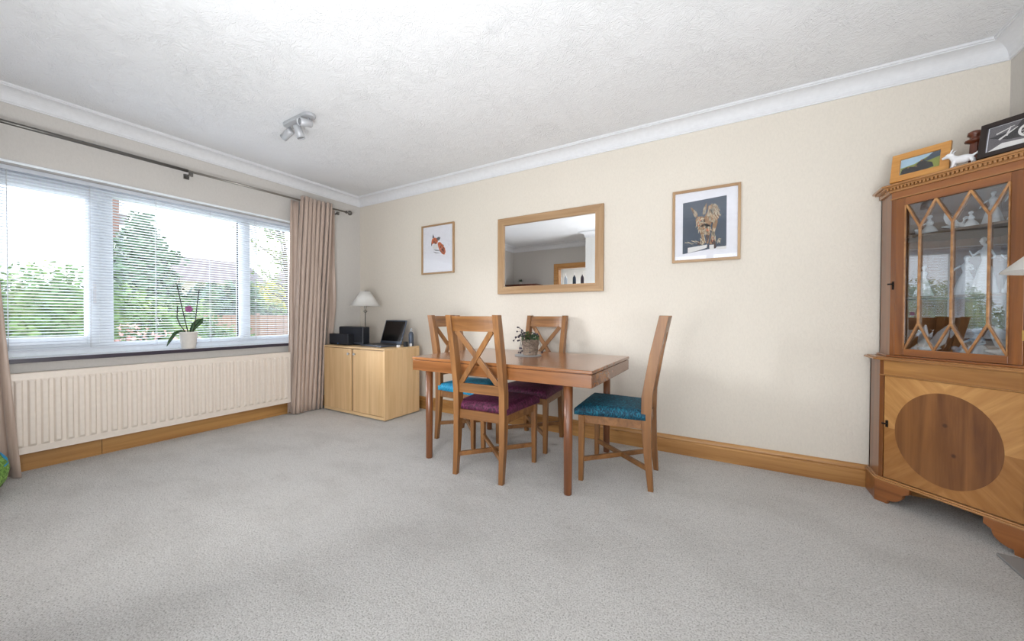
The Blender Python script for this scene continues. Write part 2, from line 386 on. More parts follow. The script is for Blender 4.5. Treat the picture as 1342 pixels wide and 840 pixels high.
# ------------------------------------------------------------------ room shell
CZ = 2.457; XR = 5.21; YF = -3.10; XS = 1.84; YR = -3.80
WY0, WY1, WZ0, WZ1 = -2.74, -.72, .735, 1.99      # window opening in the left wall
struct(MB().box(-.30, XR+.15, -6.6, .15, -.12, 0).build('floor', M['carpet']))
struct(MB().box(-.30, XR+.15, -6.6, .15, CZ, CZ+.15).build('ceiling', M['ceiling']))
struct(MB().box(0, XR, 0, .15, 0, CZ).build('wall_back', M['wall']))
b = MB()
b.box(-.28, 0, -6.6, WY0, 0, CZ).box(-.28, 0, WY1, .15, 0, CZ).box(-.28, 0, WY0, WY1, 0, WZ0-.025).box(-.28, 0, WY0, WY1, WZ1, CZ)
struct(b.build('wall_left', M['wall_plain']))
struct(MB().box(XR, XR+.15, -6.6, .15, 0, CZ).build('wall_right', M['wall_plain']))
PX0, PX1, PZ1 = 2.45, 4.98, 2.02                  # patio opening behind the camera
b = MB(); b.box(XS, PX0, YF-.12, YF, 0, CZ).box(PX1, XR, YF-.12, YF, 0, CZ).box(PX0, PX1, YF-.12, YF, PZ1, CZ)
struct(b.build('wall_front', M['white_wall']))
b = MB(); b.box(XS, XS+.12, YR-.12, YF-.12, 0, CZ)
struct(b.build('wall_recess_side', M['white_wall']))
DX0, DX1, DZ = 1.02, 1.78, 1.98
b = MB(); b.box(0, DX0, YR-.12, YR, 0, CZ).box(DX1, XS, YR-.12, YR, 0, CZ).box(DX0, DX1, YR-.12, YR, DZ, CZ)
struct(b.build('wall_recess', M['wall_plain']))
struct(MB().box(0, 2.9, -6.6, -6.48, 0, CZ).build('wall_kitchen', M['white_wall']))
struct(MB().box(2.78, 2.9, -6.48, YR-.12, 0, CZ).build('wall_kitchen_side', M['white_wall']))
# doorway casing seen in the mirror
b = MB(); b.box(DX0-.075, DX0, YR, YR+.02, 0, DZ+.075).box(DX1, DX1+.05, YR, YR+.02, 0, DZ+.075).box(DX0, DX1, YR, YR+.02, DZ, DZ+.075)
b.box(DX0, DX0+.02, YR-.12, YR, 0, DZ).box(DX1-.02, DX1, YR-.12, YR, 0, DZ).box(DX0+.02, DX1-.02, YR-.12, YR, DZ-.02, DZ)
struct(b.build('door_1', M['honey'], bevel=.004))
# patio doors behind the camera
p = MB()
for x in (PX0, (PX0+PX1)/2-.05, PX1-.09): p.box(x, x+.09, YF-.10, YF-.03, 0, PZ1)
p.box(PX0, PX1, YF-.10, YF-.03, PZ1-.09, PZ1).box(PX0, PX1, YF-.10, YF-.03, 0, .12)
pd = struct(p.build('door_2', M['upvc'], bevel=.004))
MB().box(PX0+.05, PX1-.05, YF-.07, YF-.065, .1, PZ1-.06).build('pane', M['glass'], pd)

# coving: profile (distance from wall, height below ceiling) swept along each wall, mitred
prof = [(0, -.002), (0, .097), (.008, .097), (.008, .089)]
for i in range(9):
    a = PI/2*i/8
    prof.append((.012+.072*(1-math.cos(a)), .085-.066*math.sin(a)))
prof += [(.090, .019), (.090, .012), (.098, .012), (.098, -.002)]
def coving(name, A, B, nrm, ea=1, eb=1):
    A = Vector((A[0], A[1], 0)); B = Vector((B[0], B[1], 0)); d = (B-A).normalized(); N = Vector((nrm[0], nrm[1], 0))
    m = len(prof); vs = [A+N*p+d*p*ea+Vector((0, 0, CZ-h)) for p, h in prof]+[B+N*p-d*p*eb+Vector((0, 0, CZ-h)) for p, h in prof]
    b = MB(); b.add(vs, [tuple(range(m)), tuple(range(2*m-1, m-1, -1))]+[(i, (i+1) % m, m+(i+1) % m, m+i) for i in range(m)])
    struct(b.build(name, M['cornice']))
coving('trim_1', (0, YR), (0, 0), (1, 0))
coving('trim_2', (0, 0), (XR, 0), (0, -1))
coving('trim_3', (XR, 0), (XR, YF), (-1, 0))
coving('trim_4', (XR, YF), (XS, YF), (0, 1), 1, -1)
coving('trim_5', (XS, YF), (XS, YR), (-1, 0), -1, 1)
coving('trim_6', (XS, YR), (0, YR), (0, 1))

# skirting
def skirting(name, A, B, nrm, mat, h=.132, fancy=True):
    A = Vector((*A, 0)); B = Vector((*B, 0)); N = Vector((*nrm, 0))
    pf = [(0, 0), (.021, 0), (.021, h*.70), (.017, h*.74), (.017, h*.78), (.021, h*.82), (.019, h*.90), (.012, h*.97), (.006, h), (0, h)] if fancy else [(0, 0), (.019, 0), (.019, h-.008), (.012, h), (0, h)]
    m = len(pf); vs = [A+N*p+Vector((0, 0, z)) for p, z in pf]+[B+N*p+Vector((0, 0, z)) for p, z in pf]
    b = MB(); b.add(vs, [tuple(range(m)), tuple(range(2*m-1, m-1, -1))]+[(i, (i+1) % m, m+(i+1) % m, m+i) for i in range(m)])
    struct(b.build(name, mat))
skirting('baseboard_back', (.02, 0), (XR, 0), (0, -1), M['pine'])
skirting('baseboard_left', (0, -2.20), (0, 0), (1, 0), M['pine_y'], .118, False)
skirting('baseboard_left', (0, YR), (0, -2.203), (1, 0), M['pine_y'], .114, False)
skirting('baseboard_right', (XR, YF), (XR, -.022), (-1, 0), M['pine_y'])
skirting('baseboard_recess', (0.02, YR), (DX0-.08, YR), (0, 1), M['pine'])

# ------------------------------------------------------------------ window in the left wall
wf = MB(); X0, X1 = -.19, -.12
wf.box(X0, X1, WY0, WY1, WZ1-.065, WZ1).box(X0, X1, WY0, WY1, WZ0, WZ0+.075)
wf.box(X0, X1, WY0, WY0+.05, WZ0+.075, WZ1-.065).box(X0, X1, WY1-.05, WY1, WZ0+.075, WZ1-.065)
wf.box(X0, X1, -2.185, -2.105, WZ0+.075, WZ1-.065).box(X0, X1, -1.262, -1.168, WZ0+.075, WZ1-.065)
win = struct(wf.build('window_1', M['upvc'], bevel=.004))
s = MB()       # opening casement sash on the left
y0, y1, z0, z1 = WY0+.04, -2.18, WZ0+.068, WZ1-.058
for a in ((y0, y0+.06, z0, z1), (y1-.065, y1, z0, z1), (y0+.06, y1-.065, z0, z0+.06), (y0+.06, y1-.065, z1-.06, z1)):
    s.box(-.168, -.112, *a)
s.build('casement_sash', M['upvc'], win, bevel=.005)
s = MB(); s.box(-.112, -.106, -2.215, -2.195, 1.20, 1.26).box(-.108, -.102, -2.213, -2.197, 1.10, 1.24)
s.build('handle', M['white_plastic'], win, bevel=.003)
for a, c in ((WY0+.09, -2.23), (-2.11, -1.255), (-1.175, WY1-.045)):
    MB().box(-.158, -.154, a, c, WZ0+.07, WZ1-.06).build('pane', M['glass'], win)
g = MB(); 
for yy in (-1.274,): g.box(-.15, -.145, yy, yy+.012, WZ0+.08, WZ1-.07)
g.build('dark_gasket', M['iron'], win)
sl = struct(MB().box(-.12, .030, WY0, WY1, WZ0-.024, WZ0).build('trim_7', M['sill'], bevel=.003))
struct(MB().box(.0305, .040, WY0-.01, WY1+.01, WZ0-.030, WZ0-.002).build('trim_8', M['sill_edge'], bevel=.003))
struct(MB().box(.001, .012, WY0-.02, WY1+.02, WZ1-.004, WZ1+.012).build('trim_9', M['upvc'], bevel=.003))

# venetian blind
bl = thing('venetian_blind', 'wide white venetian blind with open slats hanging in the window', 'blind', (-.086, (WY0+WY1)/2, WZ1))
BY = (WY1-WY0)/2-.012; top = -.002
MB().box(-.016, .016, -BY, BY, -.030, top).build('headrail', M['slat'], bl, bevel=.002)
zb = WZ0-WZ1+.045
MB().box(-.012, .012, -BY, BY, zb-.012, zb).build('bottom_rail', M['slat'], bl, bevel=.002)
n_sl = 56; zt_ = -.045; slat = None; tilt = math.radians(-10)
for i in range(n_sl):
    z = zt_+(zb+.010-zt_)*i/(n_sl-1)
    if slat is None:
        q = MB(); vs = []; 
        for k in range(4):
            u = -.0125+.025*k/3; h = .0022*(1-(u/.0125)**2); vs += [(u, -BY, h), (u, BY, h)]
        q.add(vs, [(2*k, 2*k+1, 2*k+3, 2*k+2) for k in range(3)], True)
        o = slat = q.build('slat', M['slat'], bl)
    else:
        o = slat.copy(); COL.objects.link(o); o.parent = bl
    o.location = (0, 0, z); o.rotation_euler = (0, tilt, 0)
for yl in (-2.59, -2.23, -1.87, -1.505, -1.135, -.78):
    c = MB(); yy = yl-(WY0+WY1)/2
    for xx in (-.0135, .0135): c.box(xx-.0007, xx+.0007, yy-.0012, yy+.0012, zb, -.03)
    c.build('ladder_cord', M['cord'], bl)
c = MB(); c.cyl((.019, -2.715+1.76, -.03), (.019, -2.715+1.76, -.7), .0025, n=6); c.build('tilt_wand', M['cord'], bl)

# curtain pole
rod = thing('curtain_pole', 'dark steel curtain pole with ball finial above the window', 'curtain pole', (.10, -1.7, 2.215))
MB().cyl((0, -1.5, -.008), (0, -.02, -.006), .0125).build('pole_section', M['steel_dark'], rod)
MB().cyl((0, -.02, -.006), (0, 1.44, .012), .0095).build('pole_section', M['steel'], rod)
MB().lathe([(.0095, 0), (.017, .004), (.017, .014), (.009, .02), (.012, .03), (.024, .042), (.027, .055), (.022, .07), (.008, .08), (0, .082)], (0, 1.43, .012), 18, (0, 1, 0)).build('finial', M['steel_dark'], rod)
for yy in (0., -.95 , 1.33):
    k = MB(); k.cyl((-.095, yy, -.03), (0.0, yy, -.03), .008).box(-.0975, -.090, yy-.018, yy+.018, -.05, -.01).box(-.010, .010, yy-.012, yy+.012, -.045, -.012)
    k.build('bracket', M['steel_dark'], rod)

# curtains
def curtain(name, label, spans, mat, xbase=.10):
    # spans: list of dicts top (y0,y1) bottom(y0,y1) pleats amp x
    t = thing(name, label, 'curtain', (xbase, spans[0]['t'][0], 0))
    ox, oy = xbase, spans[0]['t'][0]
    for sp in spans:
        ny, nz = sp['n']*14, 26; vs = []
        rnd = random.Random(sp.get('seed', 1)); ph = [rnd.uniform(-.5, .5) for _ in range(sp['n']+2)]; am = [rnd.uniform(.7, 1.15) for _ in range(sp['n']+2)]
        for j in range(nz+1):
            v = j/nz; z = sp['z'][0]+(sp['z'][1]-sp['z'][0])*v
            ya = sp['b'][0]+(sp['t'][0]-sp['b'][0])*v; yb = sp['b'][1]+(sp['t'][1]-sp['b'][1])*v
            if 'bulge' in sp: yb += sp['bulge']*math.exp(-((z-1.2)/.3)**2)
            for i in range(ny+1):
                u = i/ny; pi_ = u*sp['n']; k = int(min(pi_, sp['n']-.001))
                a = am[k]*(1-(pi_-k))+am[k+1]*(pi_-k); phs = (ph[k]*(1-(pi_-k))+ph[k+1]*(pi_-k))*(1-v*.7)
                c = math.cos(2*PI*pi_+phs); c = math.copysign(abs(c)**.8, c)
                x = sp['x']+sp['amp']*a*c*(1-.25*v)+.006*math.sin(3*z+9*u)
                y = ya+(yb-ya)*u+.012*math.sin(4*PI*pi_)*(1 if sp['amp'] > .02 else .2)
                vs.append((x-ox, y-oy, z))
        fs = [(j*(ny+1)+i, j*(ny+1)+i+1, (j+1)*(ny+1)+i+1, (j+1)*(ny+1)+i) for j in range(nz) for i in range(ny)]
        o = MB().add(vs, fs, True).build('curtain_panel', mat, t)
        md = o.modifiers.new('thick', 'SOLIDIFY'); md.thickness = .003
    return t
curtain('curtain', 'long taupe satin curtain hanging right of the window beside the beech cabinet', [
    dict(t=(-.80, -.47), b=(-.905, -.60), n=7, amp=.046, x=.118, z=(.012, 2.262), seed=4),
    dict(t=(-.885, -.80), b=(-.925, -.88), n=1, amp=.006, x=.075, z=(.02, 2.205), seed=6),
    dict(t=(-.455, -.385), b=(-.50, -.42), n=1, amp=.012, x=.06, z=(.03, 2.225), seed=9, bulge=.03)], M['curtain'])
curtain('curtain', 'taupe satin curtain hanging left of the window at the picture edge', [
    dict(t=(-3.15, -2.70), b=(-3.2, -2.575), n=5, amp=.045, x=.150, z=(.012, 2.25), seed=3)], M['curtain'])

# radiator
rad = thing('radiator', 'long cream ribbed panel radiator below the window', 'radiator', (.04, -.900, .13))
RL, RH = 1.76, .515
b = MB(); b.box(.0, .014, -RL, 0, .0, RH); b.box(.052, .058, -RL, 0, .0, .045).box(.052, .058, -RL, 0, RH-.045, RH)
b.box(.014, .058, -RL, -RL+.008, .0, RH).box(.014, .058, -.008, 0, 0, RH).box(.0, .058, -RL, 0, RH-.004, RH).box(0, .058, -RL, 0, 0, .006)
b.box(.050, .054, -RL, 0, .04, RH-.04)
b.build('body', M['rad'], rad, bevel=.003)
pit = .0525; k = 0; rib = None
nr = int(RL/pit)
for i in range(nr):
    yc = -RL+.035+pit*i
    if yc > -.02: break
    if rib is None:
        q = MB(); hw = .0185
        q.add([(.053, -hw, .035), (.053, hw, .035), (.053, hw, RH-.035), (.053, -hw, RH-.035),
               (.070, -hw+.008, .058), (.070, hw-.008, .058), (.070, hw-.008, RH-.058), (.070, -hw+.008, RH-.058)],
              [(0, 1, 5, 4), (1, 2, 6, 5), (2, 3, 7, 6), (3, 0, 4, 7), (4, 5, 6, 7)])
        o = rib = q.build('rib', M['rad'], rad, bevel=.004)
    else: o = rib.copy(); COL.objects.link(o); o.parent = rad
    o.location = (0, yc, 0)
for yy in (-RL+.02,): MB().cyl((.03, yy, -.125), (.03, yy, .0), .009).build('pipe', M['white_plastic'], rad)
for yy in (-.3, -RL+.3): MB().box(-.038, .0, yy-.02, yy+.02, .1, RH-.1).build('wall_bracket', M['rad'], rad)

# ------------------------------------------------------------------ dining chairs
def rear_post(sx):
    # profile through height: (z, y centre, depth, width)
    pr = [(0, -.215, .030, .030), (.20, -.197, .042, .036), (.40, -.187, .056, .038), (.55, -.190, .058, .038), (.80, -.232, .056, .038), (1.025, -.280, .050, .038)]
    b = MB(); vs = []
    for z, y, d, wd in pr: vs += [(sx*.168-wd/2, y-d/2, z), (sx*.168+wd/2, y-d/2, z), (sx*.168+wd/2, y+d/2, z), (sx*.168-wd/2, y+d/2, z)]
    fs = [(3, 2, 1, 0)]; n = len(pr)
    for j in range(n-1): fs += [(4*j+i, 4*j+(i+1) % 4, 4*j+4+(i+1) % 4, 4*j+4+i) for i in range(4)]
    fs.append(tuple(4*(n-1)+i for i in range(4))); return b.add(vs, fs)
def yb(z): # rear post centre line
    P = [(.4, -.187), (.55, -.190), (.80, -.232), (1.025, -.280)]
    for (a, ya), (c, yc) in zip(P, P[1:]):
        if z <= c: return ya+(yc-ya)*(z-a)/(c-a)
    return P[-1][1]
def cushion():
    b = MB(); nx = ny = 14; vs = []; fs = []
    def P(u, v, k):    # u,v in -1..1
        e = lambda t: math.copysign(abs(t)**.72, t)
        hw = .222+(.014 if v > 0 else 0)*v-.030*(1-v)/2; y = .005+.225*v if v > 0 else .005+.190*v
        r = max(abs(u), abs(v)); edge = max(0, (r-.86)/.14)
        x = hw*u*(1-.02*edge)
        if k: z = .468+.014*(1-(u*u))*(1-v*v)-.022*edge**2
        else: z = .412
        return (x, y, z)
    for k in (1, 0):
        for j in range(ny+1):
            for i in range(nx+1):
                f = lambda t: math.sin(t*PI/2)
                vs.append(P(f(2*i/nx-1), f(2*j/ny-1), k))
    N = (nx+1)*(ny+1)
    for j in range(ny):
        for i in range(nx):
            a = j*(nx+1)+i; fs += [(a, a+1, a+nx+2, a+nx+1), (N+a+nx+1, N+a+nx+2, N+a+1, N+a)]
    ring = [i for i in range(nx+1)]+[j*(nx+1)+nx for j in range(1, ny+1)]+[ny*(nx+1)+i for i in range(nx-1, -1, -1)]+[j*(nx+1) for j in range(ny-1, 0, -1)]
    for a, c in zip(ring, ring[1:]+ring[:1]): fs.append((a, N+a, N+c, c))
    return b.add(vs, fs, True)
def make_chair(label, fab, loc, rz):
    t = thing('dining_chair', label, 'chair', loc, rz, 'cross-back dining chairs around the table')
    for sx in (-1, 1):
        q = MB(); x = sx*.2075
        q.hexa([(x-.014, .176, 0), (x+.014, .176, 0), (x+.014, .204, 0), (x-.014, .204, 0)], [(x-.0185, .168, .41), (x+.0185, .168, .41), (x+.0185, .205, .41), (x-.0185, .205, .41)])
        q.build('front_leg', M['oak'], t, bevel=.002)
        rear_post(sx).build('rear_post', M['oak'], t, bevel=.002)
        q = MB(); q.bar((sx*.200, .170, .386), (sx*.172, -.162, .386), .022, .054); q.build('side_rail', M['oak_x'], t, bevel=.002)
    MB().box(-.190, .190, .176, .198, .359, .412).build('front_rail', M['oak_x'], t, bevel=.002)
    MB().box(-.150, .150, -.198, -.176, .359, .418).build('back_rail', M['oak_x'], t, bevel=.002)
    MB().hexa([(-.150, yb(.53)-.011, .528), (.150, yb(.53)-.011, .528), (.150, yb(.53)+.011, .528), (-.150, yb(.53)+.011, .528)],
              [(-.150, yb(.59)-.011, .590), (.150, yb(.59)-.011, .590), (.150, yb(.59)+.011, .590), (-.150, yb(.59)+.011, .590)]).build('lower_back_rail', M['oak_x'], t, bevel=.002)
    q = MB(); vs = []; n = 10                       # curved crest rail
    for i in range(n+1):
        x = -.151+.302*i/n; c = -.020*(1-(x/.151)**2)
        for z, dy in ((.925, -.011), (.925, .011), (1.018, .011), (1.018, -.011)): vs.append((x, yb(z)+c+dy, z))
    q.add(vs, [(4*i+k, 4*i+(k+1) % 4, 4*i+4+(k+1) % 4, 4*i+4+k) for i in range(n) for k in range(4)]+[(3, 2, 1, 0), (4*n, 4*n+1, 4*n+2, 4*n+3)])
    q.build('crest_rail', M['oak_x'], t, bevel=.0015)
    for k, sx in enumerate((-1, 1)):
        q = MB(); q.bar((sx*.138, yb(.585)+.002*sx, .588), (-sx*.128, yb(.92)-.008+.002*sx, .928), .033, .015, (0, 1, 0)); q.build('back_cross_slat', M['oak'], t, bevel=.0015)
        q = MB(); zz = .128-.003*sx; q.bar((sx*.196, .180, zz), (-sx*.158, -.192, zz), .020, .028); q.build('cross_stretcher', M['oak_x'], t, bevel=.002)
    cushion().build('seat_cushion', M[fab], t)
    return t
make_chair('oak cross-back dining chair with plum velvet seat, nearest the camera', 'purple', (2.600, -.905, 0), math.radians(3.6))
make_chair('oak cross-back dining chair with bright turquoise seat at the left table end', 'turq', (2.09, -.51, 0), -PI/2)
make_chair('oak cross-back dining chair with plum seat standing against the wall', 'purple', (2.584, -.325, 0), PI)
make_chair('oak cross-back dining chair with dark teal seat at the right table end', 'teal', (3.347, -.580, 0), PI/2+math.radians(4.2))

# dining table
tb = thing('dining_table', 'reddish wooden draw-leaf dining table with plain round legs', 'table', (2.655, -.632, 0))
TX, TY = .670, .430
MB().box(-TX, TX, -TY, TY, .705, .724).build('table_top', M['table'], tb, bevel=.004)
MB().box(-TX+.02, TX-.02, -TY+.012, TY-.012, .695, .706).build('leaf_runner', M['table_leg'], tb)
q = MB()
q.box(-TX+.003, TX-.003, -TY+.003, -TY+.025, .628, .701).box(-TX+.003, TX-.003, TY-.025, TY-.003, .628, .701)
q.box(-TX+.003, -TX+.025, -TY+.025, TY-.025, .628, .701).box(TX-.025, TX-.003, -TY+.025, TY-.025, .628, .701)
q.build('apron', M['table'], tb, bevel=.002)
for sx, sy in ((-1, -1), (1, -1), (-1, 1), (1, 1)):
    cx = -.545 if sx < 0 else .517; cy = sy*.385
    MB().lathe([(.021, 0), (.0235, .006), (.0255, .3), (.0265, .685)], (cx, cy, 0), 12).build('leg', M['table_leg'], tb)

# plant on the table
mt = tag(MB().lathe([(.0, 0), (.098, 0), (.100, .003), (.098, .006), (0, .006)], (0, 0, 0), 32).build('place_mat', M['slate']), 'round dark slate mat under the potted plant on the table', 'mat')
mt.location = (2.672, -.565, .7245)
pt = thing('potted_plant', 'small plant with dark berries in a woven wicker pot on the dining table', 'plant', (2.690, -.565, .731))
q = MB()
for i in range(13):
    z = .006+i*.0088; r = .047+.014*i/12; q.tube([((r+.002*math.sin(9*a+i))*math.cos(a), (r+.002*math.sin(9*a+i))*math.sin(a), z+.0035*math.sin(11*a+i*2)) for a in [2*PI*k/40 for k in range(41)]], .0052, 6)
q.lathe([(.044, .001), (.046, .01), (.057, .108), (.052, .108), (.048, .09), (0, .09)], n=20)
q.build('wicker_pot', M['wicker'], pt)
q = MB(); rnd = random.Random(5)
for k in range(95):
    a = rnd.uniform(0, 2*PI); r = rnd.uniform(.0, .055); z = .10+rnd.uniform(0, .075)*(1-r/.09); L = rnd.uniform(.020, .036); W = L*.45
    d = Vector((math.cos(a), math.sin(a), rnd.uniform(-.1, .9))).normalized(); sdir = d.cross(Vector((0, 0, 1))).normalized(); p = Vector((r*math.cos(a), r*math.sin(a), z))
    up = sdir.cross(d)*.004
    q.add([p, p+d*L*.5+sdir*W*.5+up, p+d*L, p+d*L*.5-sdir*W*.5+up, p+d*L*.5-up], [(0, 1, 4), (1, 2, 4), (2, 3, 4), (3, 0, 4)])
tag(q.build('leaves', M['leaf'], pt), kind='stuff')
st = MB(); be = MB()
for k in range(26):
    a = rnd.gauss(PI, .75) if k < 17 else rnd.uniform(0, 2*PI); L = rnd.uniform(.05, .115); dz = rnd.uniform(-.11, .10)
    p0 = Vector((.02*math.cos(a), .02*math.sin(a), .11)); p1 = p0+Vector((math.cos(a)*L*.6, math.sin(a)*L*.6, .04+max(dz, 0)*.4)); p2 = p0+Vector((math.cos(a)*L, math.sin(a)*L, dz))
    st.tube([p0, p1, p2], .0012, 5)
    be.ball(p2, rnd.uniform(.0055, .0095), 8)
    be.ball(p1+Vector((0, 0, -.008)), .006, 8)
st.build('stems', M['stem'], pt); tag(be.build('berries', M['berry'], pt), kind='stuff')

# ------------------------------------------------------------------ beech cabinet
cb = thing('beech_cabinet', 'low beech two-door cabinet in the corner by the window', 'cabinet', (.655, -.36, 0))
cw, cd, chh = .480, .228, .700
ccx = 0
MB().box(-cw, cw, -cd, cd, chh-.018, chh).build('top', M['beech_x'], cb, bevel=.002)
q = MB(); q.box(-cw+.018, cw-.018, -cd+.022, cd, .028, .044).box(-cw+.018, cw-.018, cd-.01, cd, .044, chh-.018).build('carcass', M['beech'], cb)
MB().box(-cw, -cw+.018, -cd, cd, .012, chh-.018).build('side_panel', M['beech'], cb, bevel=.001)
for y0, y1 in ((-cd, -cd+.222), (-cd+.2235, -cd+.338), (-cd+.3395, cd)):
    MB().box(cw-.018, cw, y0, y1, .012, chh-.018).build('side_panel', M['beech'], cb, bevel=.001)
MB().box(-cw+.018, cw-.018, -cd, -cd+.018, .012, .040).build('plinth', M['beech_x'], cb, bevel=.001)
MB().box(-cw+.03, cw-.03, -cd+.03, cd-.03, 0, .012).build('base', M['iron'], cb)
d1 = MB().box(-cw+.020, -.018, -cd-.004, -cd+.014, .044, chh-.022).build('door', M['beech'], cb, bevel=.0015)
d2 = MB().box(.004, cw-.020, -cd+.004, -cd+.020, .044, chh-.024).build('door', M['beech'], cb, bevel=.0015)
MB().box(-.018, .004, -cd+.012, -cd+.022, .044, chh-.024).build('divider', M['cab_in'], cb)
for x, yo, d in ((-.045, -cd-.004, d1), (.038, -cd+.004, d2)):
    MB().lathe([(.005, 0), (.006, .010), (.013, .014), (.013, .020), (.008, .024), (0, .025)], (x, yo, chh-.072), 16, (0, -1, 0)).build('knob', M['grey_metal'], d)

ZT = .7005
# small and large speakers
t = thing('speaker', 'small low black speaker with blue light on the beech cabinet', 'speaker', (.310, -.475, ZT))
MB().box(-.165, .165, -.035, .035, .004, .118).build('case', M['black'], t, bevel=.006, seg=3)
MB().box(-.155, .155, -.0365, -.0345, .022, .112).build('grille', M['cloth_black'], t)
MB().lathe([(0, 0), (.0055, 0), (.0055, .002), (0, .002)], (-.005, -.037, .016), 12, (0, -1, 0)).build('status_light', M['blue_led'], t)
MB().box(-.14, .14, -.03, .03, 0, .004).build('feet', M['iron'], t)
t = thing('speaker', 'large black speaker standing behind the small one on the cabinet', 'speaker', (.405, -.385, ZT))
MB().box(-.205, .205, -.045, .045, .004, .198).build('case', M['black'], t, bevel=.012, seg=3)
MB().box(-.195, .195, -.0468, -.0445, .035, .188).build('grille', M['cloth_black'], t)
MB().box(-.195, .195, -.048, -.0445, .012, .030).build('control_strip', M['laptop'], t, bevel=.001)
MB().box(-.17, .17, -.035, .035, 0, .004).build('feet', M['iron'], t)

def table_lamp(label, loc, h_bottom, sh, r0, r1):
    t = thing('table_lamp', label, 'lamp', loc)
    MB().lathe([(.058, 0), (.060, .006), (.052, .014), (.022, .022), (.010, .034), (.006, .05)], n=28).build('base', M['steel'], t)
    MB().lathe([(.005, .04), (.005, h_bottom-.075), (.009, h_bottom-.070), (.026, h_bottom-.058), (.010, h_bottom-.050), (.008, h_bottom-.03), (.012, h_bottom-.02), (.012, h_bottom+.03), (.006, h_bottom+.04), (.004, h_bottom+sh-.01), (.006, h_bottom+sh+.008), (0, h_bottom+sh+.012)], n=18).build('stem', M['steel'], t)
    s = MB(); n = 48
    s.lathe([(r0, h_bottom), (r1, h_bottom+sh)], n=n, caps=False)
    s.lathe([(r0-.002, h_bottom), (r1-.002, h_bottom+sh)], n=n, caps=False)
    s.lathe([(r0-.002, h_bottom), (r0, h_bottom)], n=n, caps=False); s.lathe([(r1-.002, h_bottom+sh), (r1, h_bottom+sh)], n=n, caps=False)
    sd = s.build('lamp_shade', M['shade'], t)
    k = MB()
    for i in range(3):
        a = 2*PI*i/3; k.bar((0, 0, h_bottom+sh-.012), (math.cos(a)*(r1+.002), math.sin(a)*(r1+.002), h_bottom+sh-.012), .003, .003)
    k.build('shade_ring', M['steel'], t)
    return t
table_lamp('slim metal table lamp with white conical shade on the beech cabinet', (.425, -.255, ZT), .425, .165, .160, .052)

# laptop
t = thing('laptop', 'open grey laptop with black screen on the beech cabinet', 'laptop', (.812, -.345, ZT+.001), math.radians(-6))
b1 = MB().box(-.185, .185, -.14, .10, 0, .016).build('base', M['laptop'], t, bevel=.003)
MB().box(-.15, .15, -.05, .075, .0162, .0185).build('keyboard', M['black'], b1, bevel=.001)
MB().box(-.05, .05, -.125, -.065, .0162, .0168).build('touchpad', M['steel_dark'], b1)
q = MB(); th = math.radians(17); c_, s_ = math.cos(th), math.sin(th)
def lid(x0, x1, a0, a1, t0, t1):
    P = lambda x, a, tt: (x, .098+a*s_+tt*c_, .018+a*c_-tt*s_)
    return MB().hexa([P(x0, a0, t0), P(x1, a0, t0), P(x1, a0, t1), P(x0, a0, t1)], [P(x0, a1, t0), P(x1, a1, t0), P(x1, a1, t1), P(x0, a1, t1)])
l1 = lid(-.185, .185, 0, .262, 0, .008).build('lid', M['laptop'], t, bevel=.002)
lid(-.171, .171, .028, .248, -.0008, .001).build('screen', M['screen'], l1)
# small things at the right end
t = thing('plastic_bottle', 'small grey-blue bottle standing behind the laptop', 'bottle', (1.085, -.20, ZT))
MB().lathe([(.024, 0), (.026, .005), (.026, .12), (.018, .145), (.010, .150)], n=18).build('body', M['laptop'], t)
MB().lathe([(.011, .150), (.011, .180), (.006, .186), (0, .186)], n=14).build('cap', M['grey_metal'], t)
t = tag(MB().box(-.018, .018, -.018, .018, 0, .052).build('small_box', M['black'], bevel=.003), 'small black cube beside the laptop on the cabinet', 'gadget'); t.location = (1.104, -.292, ZT)
t = tag(MB().box(-.016, .016, -.012, .012, 0, .022).build('charger_plug', M['white_plastic'], bevel=.004), 'small white plug lying in front of the black cube', 'plug'); t.location = (1.075, -.365, ZT)
t = tag(MB().lathe([(.012, 0), (.013, .003), (.013, .03), (0, .032)], n=14).build('charger_plug', M['white_plastic']), 'tiny white cap at the back right corner of the cabinet', 'plug'); t.location = (1.115, -.235, ZT)

# orchid on the sill
t = thing('potted_orchid', 'orchid with bare stems in a white pot on the windowsill', 'plant', (-.004, -1.690, WZ0+.0005))
MB().lathe([(.044, 0), (.047, .004), (.062, .130), (.066, .134), (.066, .142), (.058, .142), (.056, .12), (0, .12)], n=28).build('pot', M['pot'], t)
q = MB()
def strap_leaf(q, pts, wd):
    vs = []; n = len(pts)
    for k, p in enumerate(pts):
        p = Vector(p); d = (Vector(pts[min(k+1, n-1)])-Vector(pts[max(k-1, 0)])).normalized(); sd = (d.cross(Vector((1, 0, 0))).normalized()*.85+Vector((.4, 0, 0))); u = k/(n-1)
        wk = wd*math.sin(PI*min(max(u*.9+.08, 0), 1))**.6
        vs += [p-sd*wk/2, p+Vector((0, 0, -.15*wk)), p+sd*wk/2, p+Vector((0, 0, -.15*wk-.003))]
    fs = []
    for k in range(n-1):
        a = 4*k; fs += [(a, a+1, a+5, a+4), (a+1, a+2, a+6, a+5), (a+2, a+3, a+7, a+6), (a+3, a, a+4, a+7)]
    q.add(vs, fs, True)
for pts in ([(0, -.02, .13), (0, -.05, .15), (0, -.09, .13), (.005, -.125, .07), (.005, -.142, .03)], [(0, .01, .13), (0, .035, .20), (0, .06, .235), (0, .085, .25)], [(0, .015, .13), (0, .05, .19), (0, .085, .225), (0, .10, .26)]):
    q = MB(); strap_leaf(q, pts, .036); q.build('leaf', M['leaf'], t)
